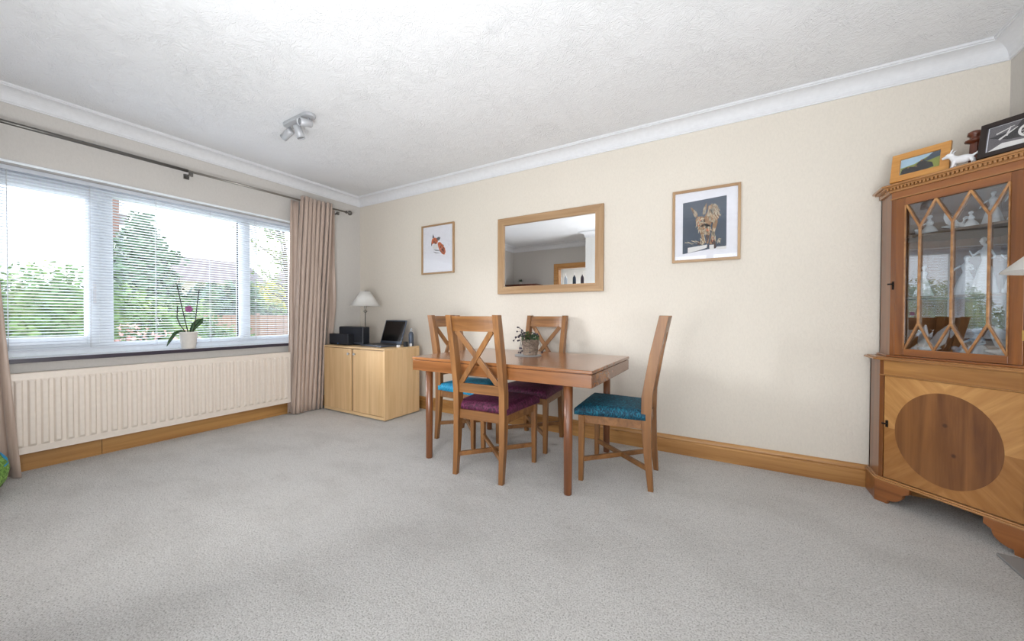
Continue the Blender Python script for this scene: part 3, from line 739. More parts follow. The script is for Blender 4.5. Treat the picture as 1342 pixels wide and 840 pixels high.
for pts in ([(0, 0, .12), (0, -.025, .25), (0, -.055, .42), (0, -.068, .50), (0, -.074, .535)], [(0, .03, .12), (0, .05, .26), (0, .062, .40), (0, .075, .50)], [(0, -.01, .12), (0, -.055, .20), (0, -.075, .26), (0, -.072, .36)]):
    MB().tube(pts, .0038, 7).build('stem', M['stem'], t)
f = MB()
for k in range(5):
    a = 2*PI*k/5; f.ball((.01, .0+.016*math.cos(a), .335+.016*math.sin(a)), .014, 8, (.25, 1, 1))
f.build('bloom', M['petal'], t)
q = MB(); q.tube([(0, .052, .28), (0, .03, .32), (.005, .004, .335)], .0016, 5); q.build('flower_stalk', M['stem'], t)

# ------------------------------------------------------------------ pictures and mirror on the back wall
def flat(b, pts, y):
    """thin printed patch in the picture plane"""
    return b.add([(x, y, z) for x, z in pts]+[(x, y+.0003, z) for x, z in pts], [tuple(range(len(pts))), tuple(range(2*len(pts)-1, len(pts)-1, -1))]+[(i, i+len(pts), (i+1) % len(pts)+len(pts), (i+1) % len(pts)) for i in range(len(pts))])
def frame4(t, w_, h_, fw_, dp, mh, mv, name='frame'):
    q = MB(); x0, x1, z0, z1 = -w_/2, w_/2, -h_/2, h_/2
    for poly, m_ in (([(x0, z0), (x1, z0), (x1-fw_, z0+fw_), (x0+fw_, z0+fw_)], 0), ([(x0, z1), (x0+fw_, z1-fw_), (x1-fw_, z1-fw_), (x1, z1)], 0),
                     ([(x0, z0), (x0+fw_, z0+fw_), (x0+fw_, z1-fw_), (x0, z1)], 1), ([(x1, z0), (x1, z1), (x1-fw_, z1-fw_), (x1-fw_, z0+fw_)], 1)):
        q.cur = m_; q.extr([(x, -dp, z) for x, z in poly], (0, dp, 0))
    return q.build(name, [mh, mv], t, bevel=.0015)
def strokes(t, groups, y, jit=0, seed=1):
    rnd = random.Random(seed)
    for k, (mat, polys) in enumerate(groups):
        q = MB()
        for p in polys: flat(q, [(x+rnd.uniform(-jit, jit), z+rnd.uniform(-jit, jit)) for x, z in p], y-.0004*(k+1))
        q.build('print', M[mat], t)
def line(a, c, w_):
    (x0, z0), (x1, z1) = a, c; L = math.hypot(x1-x0, z1-z0)+1e-9; nx, nz = -(z1-z0)/L*w_/2, (x1-x0)/L*w_/2
    return [(x0+nx, z0+nz), (x1+nx*.4, z1+nz*.4), (x1-nx*.4, z1-nz*.4), (x0-nx, z0-nz)]
def ell(cx, cz, a, c, n=16): return [(cx+a*math.cos(2*PI*i/n), cz+c*math.sin(2*PI*i/n)) for i in range(n)]

t = thing('framed_picture', 'oak-framed fox print on white, left of the mirror', 'picture', (1.283, -.003, 1.730))
frame4(t, .450, .525, .016, .022, M['frame_oak'], M['frame_oak_z'])
bd = MB().box(-.212, .212, -.008, -.001, -.250, .250).build('mount', M['mount'], t)
def fx(pts): return [(-.212+.424*(x-150)/345, .25-.50*((z-(x-150)*-.085)-185)/560) for x, z in pts]
rnd = random.Random(21)
def fscat(cx, cz, rx, rz, n, L, ang, aj=.5, w_=7):
    o = []
    for _ in range(n):
        a = rnd.uniform(0, 2*PI); r = math.sqrt(rnd.random()); x = cx+rx*r*math.cos(a); z = cz+rz*r*math.sin(a); th = ang+rnd.uniform(-aj, aj)
        p, q = fx([(x, z), (x+L*math.cos(th), z+L*math.sin(th))]); o.append(line(p, q, w_*.424/345))
    return o
strokes(t, [
    ('p_orange', [fx([(252, 350), (262, 322), (290, 312), (318, 330), (325, 360), (310, 392), (285, 380), (268, 385), (256, 400), (248, 380)]), fx([(325, 372), (350, 368), (378, 400), (405, 445), (412, 490), (395, 520), (368, 505), (345, 470), (330, 430), (322, 395)])]),
    ('p_rust', [fx([(350, 400), (372, 430), (398, 470), (395, 505), (370, 490), (348, 450)])]+fscat(375, 450, 30, 50, 10, 34, .9)),
    ('p_grey', [fx([(262, 318), (268, 270), (282, 300), (284, 316)]), fx([(305, 322), (335, 305), (355, 318), (340, 348), (322, 352)]), fx([(270, 455), (330, 462), (352, 472), (300, 470)]), fx([(268, 480), (310, 492), (352, 500), (300, 500)])]),
    ('p_brown', fscat(285, 350, 25, 30, 9, 18, 1.2)+fscat(370, 440, 28, 50, 10, 22, 1.0)+[fx([(248, 378), (256, 372), (258, 408), (250, 412)])]),
    ('p_white', [fx([(275, 395), (300, 392), (318, 400), (326, 440), (300, 452), (270, 445), (262, 425)])])], -.0085, .0005)
MB().box(-.214, .214, -.0145, -.0135, -.25, .25).build('glazing', M['pic_glass'], t)

t = thing('wall_mirror', 'rectangular mirror in a wide pale oak frame on the back wall', 'mirror', (2.563, -.003, 1.583))
frame4(t, 1.020, .712, .068, .026, M['frame_oak'], M['frame_oak_z'])
MB().box(-.445, .445, -.012, -.002, -.290, .290).build('mirror_glass', M['mirror'], t)

t = thing('framed_picture', 'oak-framed hare print on dark blue with white mount, right of the mirror', 'picture', (3.806, -.003, 1.678))
frame4(t, .432, .524, .018, .020, M['frame_oak'], M['frame_oak_z'])
MB().box(-.20, .20, -.008, -.001, -.246, .246).build('mount', M['mount'], t)
rnd = random.Random(11)
hx = lambda px, pz: (-.216+.432*(px-88)/(712-88), .262-.524*(pz-120)/(790-120))
H_ = lambda pts: [hx(a, c) for a, c in pts]
fur = []
def scatter(cx, cz, rx, rz, n, L, ang, aj=.7, w_=8):
    o = []
    for _ in range(n):
        a = rnd.uniform(0, 2*PI); r = math.sqrt(rnd.random()); x = cx+rx*r*math.cos(a); z = cz+rz*r*math.sin(a); th = ang+rnd.uniform(-aj, aj)
        p, q = hx(x, z), hx(x+L*math.cos(th), z+L*math.sin(th)); o.append(line(p, q, .432*w_/624))
    return o
strokes(t, [
    ('navy', [H_([(190, 235), (590, 215), (590, 662), (190, 712)])]),
    ('p_tan', [H_([(425, 290), (470, 275), (510, 300), (528, 350), (520, 410), (490, 450), (450, 440), (420, 380)]), H_([(310, 400), (330, 375), (380, 380), (400, 420), (385, 470), (340, 480), (315, 450)]),
               H_([(385, 400), (430, 320), (462, 440), (430, 500), (395, 470)]), H_([(330, 480), (400, 440), (450, 470), (445, 530), (400, 540), (350, 520)]), H_([(350, 520), (385, 530), (405, 620), (380, 625)]), H_([(420, 520), (445, 520), (430, 630), (412, 630)]),
               H_([(470, 440), (515, 430), (480, 560), (470, 640), (440, 640), (455, 560)]), H_([(262, 285), (275, 285), (330, 355), (325, 385), (295, 360)]), H_([(375, 350), (385, 300), (412, 258), (410, 310), (392, 365)])]),
    ('p_brown', [H_([(275, 300), (310, 350), (290, 340)]), H_([(382, 345), (400, 290), (398, 330)]), H_([(400, 540), (440, 560), (420, 620)]), H_([(335, 600), (380, 605), (385, 635), (330, 635)]), H_([(450, 600), (490, 600), (500, 680), (480, 680)]), H_([(310, 690), (420, 645), (430, 655), (330, 695)])]+scatter(480, 340, 30, 40, 14, 30, .9)+scatter(345, 420, 25, 35, 8, 22, 1.5)+scatter(390, 500, 40, 30, 8, 26, 1.2)),
    ('p_cream', scatter(470, 350, 50, 80, 70, 34, 1.3)+scatter(355, 425, 38, 50, 40, 26, 1.4)+scatter(390, 500, 50, 40, 26, 30, 1.2)+scatter(375, 580, 18, 45, 14, 30, 1.3, .3)+scatter(480, 540, 14, 80, 20, 32, 1.6, .3)+scatter(300, 330, 14, 30, 12, 34, .95, .2, 7)+scatter(395, 310, 9, 36, 12, 32, 1.9, .2, 7)+scatter(260, 600, 60, 12, 8, 60, .3, .3, 5)+scatter(510, 600, 30, 20, 8, 30, 1.0, .8, 5)),
    ('p_white', [H_([(240, 655), (420, 640), (415, 668), (370, 680), (330, 690), (240, 705)]), H_([(440, 645), (480, 645), (480, 690), (440, 690)]), H_([(505, 665), (590, 665), (590, 690), (505, 690)])]),
    ('p_orange', scatter(350, 430, 20, 30, 5, 12, 1.2)+scatter(470, 600, 12, 30, 5, 14, 1.3)+scatter(410, 500, 30, 20, 5, 14, .9))], -.0085, .0006, 3)
MB().box(-.20, .20, -.0145, -.0135, -.246, .246).build('glazing', M['pic_glass'], t)

# ------------------------------------------------------------------ ceiling spotlights
t = thing('ceiling_spotlight', 'white ceiling bar with three small adjustable spotlights', 'light', (1.235, -1.445, CZ))
q = MB(); n = 12; L = .13; r = .04
poly = [(L+r*math.cos(a), r*math.sin(a)) for a in [(-PI/2+PI*i/n) for i in range(n+1)]]+[(-L+r*math.cos(a), r*math.sin(a)) for a in [(PI/2+PI*i/n) for i in range(n+1)]]
q.prism(poly, -.024, -.001).build('mounting_bar', M['grey_metal'], t, bevel=.004)
for x, y, d in ((-.125, 0, (-.9, -.15, -.45)), (-.02, 0, (.20, .25, -.95)), (.12, 0, (.05, -.93, -.25))):
    d = Vector(d).normalized(); c = Vector((x, y, -.062))
    q = MB(); q.cyl((x, y, -.024), (x, y, -.060), .006, n=10); q.ball((x, y, -.060), .011, 10); q.build('stem', M['grey_metal'], t)
    hd = MB().lathe([(.0, -.030), (.024, -.030), (.027, -.026), (.027, .062), (.024, .062), (.023, .050), (0, .050)], c+d*.012, 22, d).build('spot_head', M['grey_metal'], t)
    MB().lathe([(.0, .051), (.022, .051), (.022, .053), (0, .055)], c+d*.012, 18, d).build('lens', M['lens'], hd)

# ------------------------------------------------------------------ corner display cabinet
dr = thing('corner_display_cabinet', 'tall yew corner cabinet with glazed door above inlaid oval cupboard', 'cabinet', (4.70, -.20, 0), -PI/4)
def W2L(x, y): return ((x-4.70)*.70711-(y+.20)*.70711, (x-4.70)*.70711+(y+.20)*.70711)
XB, YBk = 5.186, -.024
def outline(s0, s1, yf, g=0.):
    """front edge s0..s1 at local depth yf, returns square to the walls; g = outward offset"""
    s0 -= g; s1 += g; yf -= g*.9
    wx0 = 4.70+.70711*(s0+yf); wy0 = -.20+.70711*(-s0+yf); wx1 = 4.70+.70711*(s1+yf); wy1 = -.20+.70711*(-s1+yf)
    return [(s0, yf), (s1, yf), W2L(XB, wy1), W2L(XB, YBk), W2L(wx0, YBk)]
def ring_wall(name, poly, z0, z1, mats, th=.016, skip_front=True):
    n = len(poly)
    for i in range(n):
        if skip_front and i == 0: continue
        a, c = Vector((*poly[i], 0)), Vector((*poly[(i+1) % n], 0)); d = (c-a).normalized(); N = Vector((-d.y, d.x, 0))
        cen = sum((Vector((*p, 0)) for p in poly), Vector())/n
        if N.dot(cen-a) < 0: N = -N
        MB().hexa([a+Vector((0, 0, z0)), c+Vector((0, 0, z0)), c+N*th+Vector((0, 0, z0)), a+N*th+Vector((0, 0, z0))], [a+Vector((0, 0, z1)), c+Vector((0, 0, z1)), c+N*th+Vector((0, 0, z1)), a+N*th+Vector((0, 0, z1))]).build(name, mats, dr)
B0, B1 = -.024, .510
lo = outline(B0, B1, 0.0)
ring_wall('lower_side_panel', lo, .12, .782, M['yew'])
# bracket feet and plinth
def foot(s0, s1, arc_right, name='bracket_foot'):
    pts = [(s0, 0)]; 
    if arc_right: pts = [(s0, .118), (s0, .0), (s0+.058, .0), (s0+.060, .020)]+[(s0+.060+.065*math.sin(a)*1.0, .020+.055*(1-math.cos(a))) for a in [PI/2*i/7 for i in range(1, 8)]]+[(s0+.150, .090), (s0+.150, .118)]
    else: pts = [(s1, .118), (s1, .0), (s1-.058, .0), (s1-.060, .020)]+[(s1-.060-.065*math.sin(a), .020+.055*(1-math.cos(a))) for a in [PI/2*i/7 for i in range(1, 8)]]+[(s1-.150, .090), (s1-.150, .118)]
    MB().extr([(x, -.010, z) for x, z in pts], (0, .022, 0)).build(name, M['yew_x'], dr, bevel=.002)
foot(B0-.012, 0, True); foot(0, B1+.012, False)
pl = outline(B0, B1, 0, .010)
for (a, c) in ((pl[4], pl[0]), (pl[1], pl[2])):
    v = Vector((c[0]-a[0], c[1]-a[1], 0)); L = v.length; v.normalize(); nrm = Vector((v.y, -v.x, 0)); cen = Vector((.24, .2, 0)); A = Vector((*a, 0))
    if nrm.dot(cen-A) < 0: nrm = -nrm
    MB().hexa([A, A+v*L, A+v*L+nrm*.014, A+nrm*.014], [p+Vector((0, 0, .118)) for p in (A, A+v*L, A+v*L+nrm*.014, A+nrm*.014)]).build('bracket_foot', M['yew_x'], dr, bevel=.001)
q = MB(); q.prism(outline(B0, B1, 0, .014), .118, .128).prism(outline(B0, B1, 0, .008), .128, .136); q.build('plinth_moulding', M['yew_light'], dr, bevel=.003)
# lower front: stiles, frieze rail and the door
MB().box(B0, -.006, .0, .020, .136, .782).build('lower_stile', M['yew'], dr, bevel=.0015)
MB().box(.492, B1, .0, .020, .136, .782).build('lower_stile', M['yew'], dr, bevel=.0015)
MB().box(-.006, .492, .0, .020, .706, .782).build('frieze_rail', M['yew_gold'], dr)
MB().box(B0-.002, B1+.002, -.003, .003, .700, .705).build('bead', M['yew_light'], dr)
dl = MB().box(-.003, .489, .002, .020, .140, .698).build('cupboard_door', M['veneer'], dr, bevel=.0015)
ov = [(.236+.191*math.cos(2*PI*i/64), .002, .415+.230*math.sin(2*PI*i/64)) for i in range(64)]
MB().extr(ov, (0, -.0012, 0)).build('oval_inlay', M['oval'], dl)
q = MB(); q.box(.006, .016, -.003, .002, .418, .455).cyl((.011, -.014, .437), (.011, .002, .437), .003, n=8).box(-.004, .013, -.016, -.012, .433, .441)
q.build('door_key', M['iron'], dl)
q = MB(); q.box(.484, .490, -.002, .001, .20, .245).box(.484, .490, -.002, .001, .60, .645); q.build('hinge', M['iron'], dl)
MB().prism(outline(B0, B1, 0, -.012), .125, .137).build('cupboard_floor', M['cab_in'], dr)
# waist moulding
q = MB(); q.prism(outline(B0, B1, 0, .006), .782, .786).prism(outline(B0, B1, 0, .022), .786, .796).prism(outline(B0, B1, 0, .012), .796, .801)
q.build('waist_moulding', M['yew_light'], dr, bevel=.0025)
# upper part
U0, U1, UF = .000, .476, .030
up = outline(U0, U1, UF)
ring_wall('upper_side_panel', up, .801, 1.700, M['yew'], .012)
q = MB(); q.prism(outline(U0, U1, UF, .010), .801, .812); q.build('upper_base_moulding', M['yew_x'], dr, bevel=.003)
MB().box(U0, .020, UF, UF+.02, .812, 1.664).build('upper_stile', M['yew'], dr, bevel=.001)
MB().box(.462, U1, UF, UF+.02, .812, 1.664).build('upper_stile', M['yew'], dr, bevel=.001)
MB().box(U0, U1, UF, UF+.02, 1.664, 1.706).build('upper_frieze', M['yew_x'], dr)
MB().box(U0-.003, U1+.003, UF-.004, UF+.002, 1.660, 1.666).build('bead', M['yew_light'], dr)
dd = []
d0 = MB().box(.021, .060, UF-.002, UF+.018, .814, 1.658).build('glazed_door', M['yew'], dr, bevel=.0015)
MB().box(.420, .461, UF-.002, UF+.018, .814, 1.658).build('door_stile', M['yew'], d0, bevel=.0015)
MB().box(.060, .420, UF-.002, UF+.018, .814, .850).build('door_rail', M['yew_x'], d0, bevel=.0015)
MB().box(.060, .420, UF-.002, UF+.018, 1.618, 1.658).build('door_rail', M['yew_x'], d0, bevel=.0015)
q = MB()
for a, c in (((.062, .852), (.062, 1.616)), ((.418, .852), (.418, 1.616))): q.bar((a[0], UF-.004, a[1]), (c[0], UF-.004, c[1]), .005, .006, (0, 1, 0))
q.build('bead', M['yew_light'], d0)
nodes = []
xs = (.118, .238, .358); tops = (.063, .178, .298, .417)
segs = [((x, .988), (x, 1.488)) for x in xs]
for i, x in enumerate(xs): segs += [((x, 1.488), (tops[i], 1.618)), ((x, 1.488), (tops[i+1], 1.618)), ((x, .988), (tops[i], .850)), ((x, .988), (tops[i+1], .850))]
for a, c in segs:
    MB().bar((a[0], UF+.003, a[1]), (c[0], UF+.003, c[1]), .0095, .012, (0, 1, 0)).build('glazing_bar', M['yew_light'], d0, bevel=.002)
MB().box(.060, .420, UF+.008, UF+.011, .850, 1.618).build('pane', M['cab_glass'], d0)
q = MB(); q.box(.008, .016, UF-.003, UF, 1.17, 1.215).cyl((.012, UF-.016, 1.20), (.012, UF, 1.20), .003, n=8).box(-.004, .014, UF-.018, UF-.014, 1.196, 1.204); q.build('door_key', M['iron'], d0)
for z in (.92, 1.52): MB().box(.459, .467, UF-.005, UF+.001, z, z+.045).build('hinge', M['brass'], d0)
# cornice with dentils
q = MB(); q.prism(outline(U0, U1, UF, .004), 1.706, 1.711).prism(outline(U0, U1, UF, .022), 1.724, 1.731).prism(outline(U0, U1, UF, .030), 1.731, 1.742).prism(outline(U0, U1, UF, .008), 1.700, 1.725)
q.build('cornice', M['yew_light'], dr, bevel=.002)
q = MB()
for i in range(34):
    x = U0-.008+(U1-U0+.016)*i/33; q.box(x-.0042, x+.0042, UF-.020, UF-.006, 1.712, 1.7235)
tag(q.build('dentils', M['yew_light'], dr), kind='stuff')
ins = outline(U0+.014, U1-.014, UF+.024)
for z in (.802, 1.118, 1.443):
    MB().prism(ins, z, z+(.012 if z > .81 else .010)).build('shelf', M['cab_in'], dr)
bk = outline(U0+.013, U1-.013, UF+.02, -.002)

def onshelf(s, d, z): # local (s, depth) to world
    return (4.70+.70711*(s+d), -.20+.70711*(-s+d), z)
def lady(label, s, d, z, h, seed=0, mat='porcelain', lean=0, hat=False, arms=True, slim=1.):
    b = MB(); k = h/.25; rnd = random.Random(seed)
    b.lathe([(.0, 0), (.052*k, 0), (.055*k, .006*k), (.048*k, .03*k), (.040*k, .07*k), (.030*k, .105*k), (.017*k, .135*k), (.014*k, .142*k), (.019*k, .165*k), (.022*k, .182*k), (.012*k, .197*k), (.0075*k, .203*k), (.007*k, .212*k)],
            n=28, wob=lambda a, zz: 1+(.10*math.sin(7*a+seed)*max(0, 1-zz/(.13*k)) if zz < .13*k else 0))
    b.ball((lean*.012*k, 0, .224*k), .0135*k, 14, (.9, 1, 1.2)); b.ball((lean*.008*k, .007*k, .231*k), .0130*k, 12, (1.0, 1, .9))
    b.ball((lean*.02*k, -.016*k, .224*k), .004*k, 6)
    if hat: b.lathe([(0, .238*k), (.036*k, .236*k), (.034*k, .242*k), (.016*k, .246*k), (.013*k, .258*k), (0, .26*k)], (lean*.02*k, 0, 0), 18)
    if arms:
        sg = rnd.choice((-1, 1))
        b.tube([(.020*k, 0, .185*k), (.042*k, -.015*k, .155*k), (.030*k, -.038*k, .145*k)], [.007*k, .006*k, .0045*k], 8)
        b.tube([(-.020*k, 0, .185*k), (-.048*k, -.01*k, .165*k), (-.060*k, -.02*k, .19*k if sg > 0 else .13*k)], [.007*k, .006*k, .0045*k], 8)
    o = b.build('porcelain_figurine', M[mat]); tag(o, label, 'figurine', 'white porcelain figures in the corner cabinet')
    o.location = onshelf(s, d, z); o.rotation_euler = (0, 0, -PI/4+rnd.uniform(-.6, .6)); o.scale = (slim, slim, 1); remesh(o, .0032*k); return o
def kneeling(label, s, d, z, k=1., seed=2, mat='porcelain'):
    b = MB()
    b.lathe([(0, 0), (.055*k, 0), (.058*k, .012*k), (.046*k, .04*k), (.030*k, .065*k), (.018*k, .080*k), (.022*k, .105*k), (.012*k, .125*k), (.007*k, .135*k)], n=22, wob=lambda a, zz: 1+.12*math.sin(5*a+seed)*max(0, 1-zz/(.07*k)))
    b.ball((-.004*k, -.004*k, .148*k), .016*k, 12); b.ball((0, .006*k, .153*k), .017*k, 12)
    b.ball((-.055*k, -.01*k, .028*k), .026*k, 12, (1.2, 1, .9)); b.ball((-.075*k, -.02*k, .052*k), .014*k, 10)
    b.tube([(-.02*k, 0, .105*k), (-.042*k, -.02*k, .085*k), (-.055*k, -.02*k, .055*k)], [.007*k, .006*k, .005*k], 8)
    b.tube([(.02*k, 0, .105*k), (.036*k, -.025*k, .085*k), (.010*k, -.04*k, .075*k)], [.007*k, .006*k, .005*k], 8)
    o = b.build('porcelain_figurine', M[mat]); tag(o, label, 'figurine', 'white porcelain figures in the corner cabinet'); o.location = onshelf(s, d, z); o.rotation_euler = (0, 0, -PI/4); remesh(o, .0035*k); return o
def bird(label, s, d, z, k=1., rz=0, mat='porcelain'):
    b = MB()
    b.lathe([(0, 0), (.03*k, 0), (.022*k, .012*k), (.012*k, .02*k)], n=18)
    b.ball((0, 0, .045*k), .03*k, 14, (1.6, .9, .85)); b.tube([(.03*k, 0, .05*k), (.055*k, 0, .075*k), (.05*k, 0, .105*k), (.066*k, 0, .115*k)], [.014*k, .009*k, .008*k, .009*k], 10); b.tube([(.066*k, 0, .115*k), (.088*k, 0, .108*k)], [.007*k, .002*k], 8)
    for sg in (-1, 1):
        b.add([(.03*k, sg*.012*k, .06*k), (-.01*k, sg*.03*k, .13*k), (-.06*k, sg*.04*k, .17*k), (-.065*k, sg*.035*k, .12*k), (-.05*k, sg*.03*k, .07*k), (-.02*k, sg*.02*k, .045*k),
               (.03*k, sg*.022*k, .06*k), (-.01*k, sg*.042*k, .13*k), (-.06*k, sg*.052*k, .17*k), (-.065*k, sg*.047*k, .12*k), (-.05*k, sg*.042*k, .07*k), (-.02*k, sg*.034*k, .045*k)],
              [(0, 1, 2, 3, 4, 5), (11, 10, 9, 8, 7, 6)]+[(i, (i+1) % 6, 6+(i+1) % 6, 6+i) for i in range(6)])
    b.tube([(-.04*k, 0, .045*k), (-.085*k, 0, .05*k)], [.016*k, .004*k], 8)
    o = b.build('porcelain_bird', M[mat]); tag(o, label, 'figurine', 'white porcelain figures in the corner cabinet'); o.location = onshelf(s, d, z); o.rotation_euler = (0, 0, -PI/4+rz); remesh(o, .0035*k); return o
Z1_, Z2_, Z3_ = .8125, 1.1305, 1.4555
kneeling('small white crouching porcelain figure at the left of the top shelf', .105, .13, Z3_, .62, 3)
o = bird('low white porcelain group with spread forms on the top shelf', .20, .13, Z3_, .55, .3)
lady('white porcelain lady with bonnet in the middle of the top shelf', .325, .13, Z3_, .165, 4)
kneeling('white kneeling porcelain figure in front of the bonneted lady, top shelf', .275, .085, Z3_, .45, 5)
lady('white porcelain lady in a wide hat at the right end of the top shelf', .420, .10, Z3_, .170, 6, hat=True)
lady('thin white porcelain figure at the far left of the middle shelf', .085, .13, Z2_, .17, 7, arms=False)
lady('small white porcelain figure left of centre on the middle shelf', .210, .20, Z2_, .21, 8)
lady('tall white porcelain lady turned left in the middle of the middle shelf', .300, .14, Z2_, .285, 9, lean=-1, slim=.68)
lady('large white dancing lady with full skirt at the right of the middle shelf', .420, .10, Z2_, .235, 12, slim=.9)
bird('white porcelain bird with raised wings at the left of the bottom shelf', .110, .12, Z1_, 1.0, 2.6)
bird('large white porcelain swan at the right of the bottom shelf', .385, .16, Z1_, 1.0, .5)
kneeling('blue-grey porcelain figure in the middle of the bottom shelf', .258, .19, Z1_, .95, 8, 'porcelain_blue')
def dish(label, s, d, z, r, mat='porcelain'):
    o = MB().lathe([(0, 0), (r*.5, 0), (r*.55, .006), (r, .022), (r*1.02, .024), (r*.98, .026), (r*.5, .010), (0, .009)], n=26, wob=lambda a, zz: 1+.04*math.sin(8*a)).build('porcelain_dish', M[mat])
    tag(o, label, 'dish'); o.location = onshelf(s, d, z)
dish('white scalloped porcelain dish at the front of the bottom shelf, left of centre', .215, .098, Z1_, .034)
dish('pale blue porcelain dish on the bottom shelf in front of the swan', .310, .105, Z1_, .038, 'porcelain_blue')

# things on top of the display cabinet
TOPZ = 1.7425
def leaning(name, label, cat, s, d, z, rz, w_, h_, fwd, mf, mf2, lean=14):
    t = thing(name, label, cat, onshelf(s, d, z), -PI/4+rz); 
    e = bpy.data.objects.new('tilt', None); return t
def photo_frame(label, s, d, rz, w_, h_, fw_, mh, mv, groups, lean=13, dp=.018):
    t = thing('photo_frame', label, 'photo frame', onshelf(s, d, TOPZ+.004), -PI/4+rz)
    t.rotation_euler = (math.radians(-lean), 0, -PI/4+rz)
    def up_(o):
        for v in o.data.vertices: v.co.z += h_/2+.003; 
        return o
    up_(frame4(t, w_, h_, fw_, dp, mh, mv))
    up_(MB().box(-w_/2+fw_*.8, w_/2-fw_*.8, -.008, -.001, -h_/2+fw_*.8, h_/2-fw_*.8).build('backing', M['mount'], t))
    before = set(bpy.data.objects)
    strokes(t, groups, -.0085)
    for o in set(bpy.data.objects)-before: up_(o)
    up_(MB().box(-w_/2+fw_*.9, w_/2-fw_*.9, -.0135, -.0125, -h_/2+fw_*.9, h_/2-fw_*.9).build('glazing', M['pic_glass'], t))
    q = MB(); q.bar((0, .002, h_*.55), (0, .085, .018), .03, .004, (0, 1, 0)); q.build('easel_back', mh, t)
    return t
a, c = .072, .045
photo_frame('wide honey-pine photo frame with hill landscape on the cabinet top', .098, .055, math.radians(12), .215, .158, .034, M['honey'], M['honey'], [
    ('p_green', [[(-a, -c), (a, -c), (a, c), (-a, c)]]),
    ('p_sky', [[(-a, -.004), (-.02, .004), (.03, .030), (.045, c), (-a, c)]]),
    ('p_hill', [[(-.01, .008), (.02, .016), (.045, c), (a, c), (a, .016), (.03, .004)]]),
    ('p_black', [[(-a, -c), (-.065, -.012), (-.045, -.004), (-.02, -.012), (.0, .012), (.012, .020), (.022, .004), (.045, -.010), (.052, -.034), (.01, -c)]]),
    ('p_tan', [ell(.006, .014, .004, .005, 8), ell(-.042, -.010, .004, .004, 8), ell(-.012, -.012, .004, .004, 8)])])
a, c = .092, .058
wheel = [ell(.02+.0*i, 0, .003, .003, 8) for i in range(1)]+[line((.025, .004), (.025+.028*math.cos(k*PI/5), .004+.028*math.sin(k*PI/5)), .004) for k in range(10)]
rim = []
for k in range(20):
    p0 = 2*PI*k/20; p1 = 2*PI*(k+1)/20; rim.append([(.025+.033*math.cos(p0), .004+.033*math.sin(p0)), (.025+.033*math.cos(p1), .004+.033*math.sin(p1)), (.025+.025*math.cos(p1), .004+.025*math.sin(p1)), (.025+.025*math.cos(p0), .004+.025*math.sin(p0))])
photo_frame('black photo frame with a black-and-white wheel picture on the cabinet top', .432, .050, math.radians(4), .235, .165, .022, M['dark_frame'], M['dark_frame'], [
    ('p_grey', [[(-a, -c), (a, -c), (a, c), (-a, c)]]),
    ('p_black', [[(-a, .01), (-.02, .02), (.0, c), (a, c), (a, .01), (.06, -.03), (-.03, -.02)]]),
    ('p_white', [[(-a, -c), (a, -c), (a, -.045), (.0, -.035), (-.05, -.03)]]+wheel+rim+[line((-.07, .02), (-.02, .04), .006), line((-.06, -.01), (-.01, .03), .008), line((-.04, .0), (-.03, .04), .008)])])
# white dog figurine
q = MB()
q.ball((0, 0, .050), .030, 14, (1.5, .85, .9)); q.ball((-.032, 0, .054), .024, 12, (1, .85, 1.1))
q.tube([(-.035, 0, .060), (-.052, 0, .082)], [.020, .015], 10); q.ball((-.060, 0, .092), .018, 12, (1.2, .9, .95)); q.tube([(-.068, 0, .089), (-.094, 0, .082)], [.012, .008], 10)
for sg in (-1, 1):
    q.tube([(-.052, sg*.012, .102), (-.044, sg*.020, .118), (-.034, sg*.022, .122)], [.006, .005, .002], 6)
    q.tube([(-.036, sg*.013, .045), (-.040, sg*.014, .018), (-.048, sg*.014, .003)], [.011, .008, .008], 8)
    q.tube([(.034, sg*.014, .045), (.044, sg*.016, .020), (.036, sg*.016, .003)], [.014, .008, .008], 8)
q.tube([(.042, 0, .060), (.060, 0, .070), (.066, 0, .085)], [.008, .006, .003], 8)
o = q.build('dog_figurine', M['porcelain']); tag(o, 'small white ceramic dog standing between the photo frames on the cabinet', 'figurine'); remesh(o, .0028)
o.location = onshelf(.264, .045, TOPZ+.001); o.scale = (.74, .74, .74); o.rotation_euler = (0, 0, -PI/4+.15)
# carved mahogany stand behind
t = thing('carved_stand', 'dark mahogany carved clock-like piece behind the black photo frame', 'ornament', onshelf(.272, .135, TOPZ), -PI/4)
MB().box(-.045, .075, -.025, .025, 0, .015).build('base', M['red_wood'], t, bevel=.003)
MB().hexa([(-.028, -.015, .015), (.0, -.015, .015), (.0, .015, .015), (-.028, .015, .015)], [(-.022, -.015, .125), (.004, -.015, .125), (.004, .015, .125), (-.022, .015, .125)]).build('upright', M['red_wood'], t, bevel=.002)
MB().lathe([(.014, .120), (.020, .127), (.034, .133), (.034, .140), (.018, .146), (.018, .158), (.026, .164), (.024, .178), (.012, .184), (0, .184)], (-.010, 0, 0), 14).build('finial', M['red_wood'], t)
MB().extr([(.004, -.010, .015), (.075, -.010, .015)]+[(.040+.036*math.cos(b_), -.010, .120+.034*math.sin(b_)) for b_ in [PI*i/8 for i in range(9)]], (0, .02, 0)).build('arched_panel', M['red_wood'], t, bevel=.002)

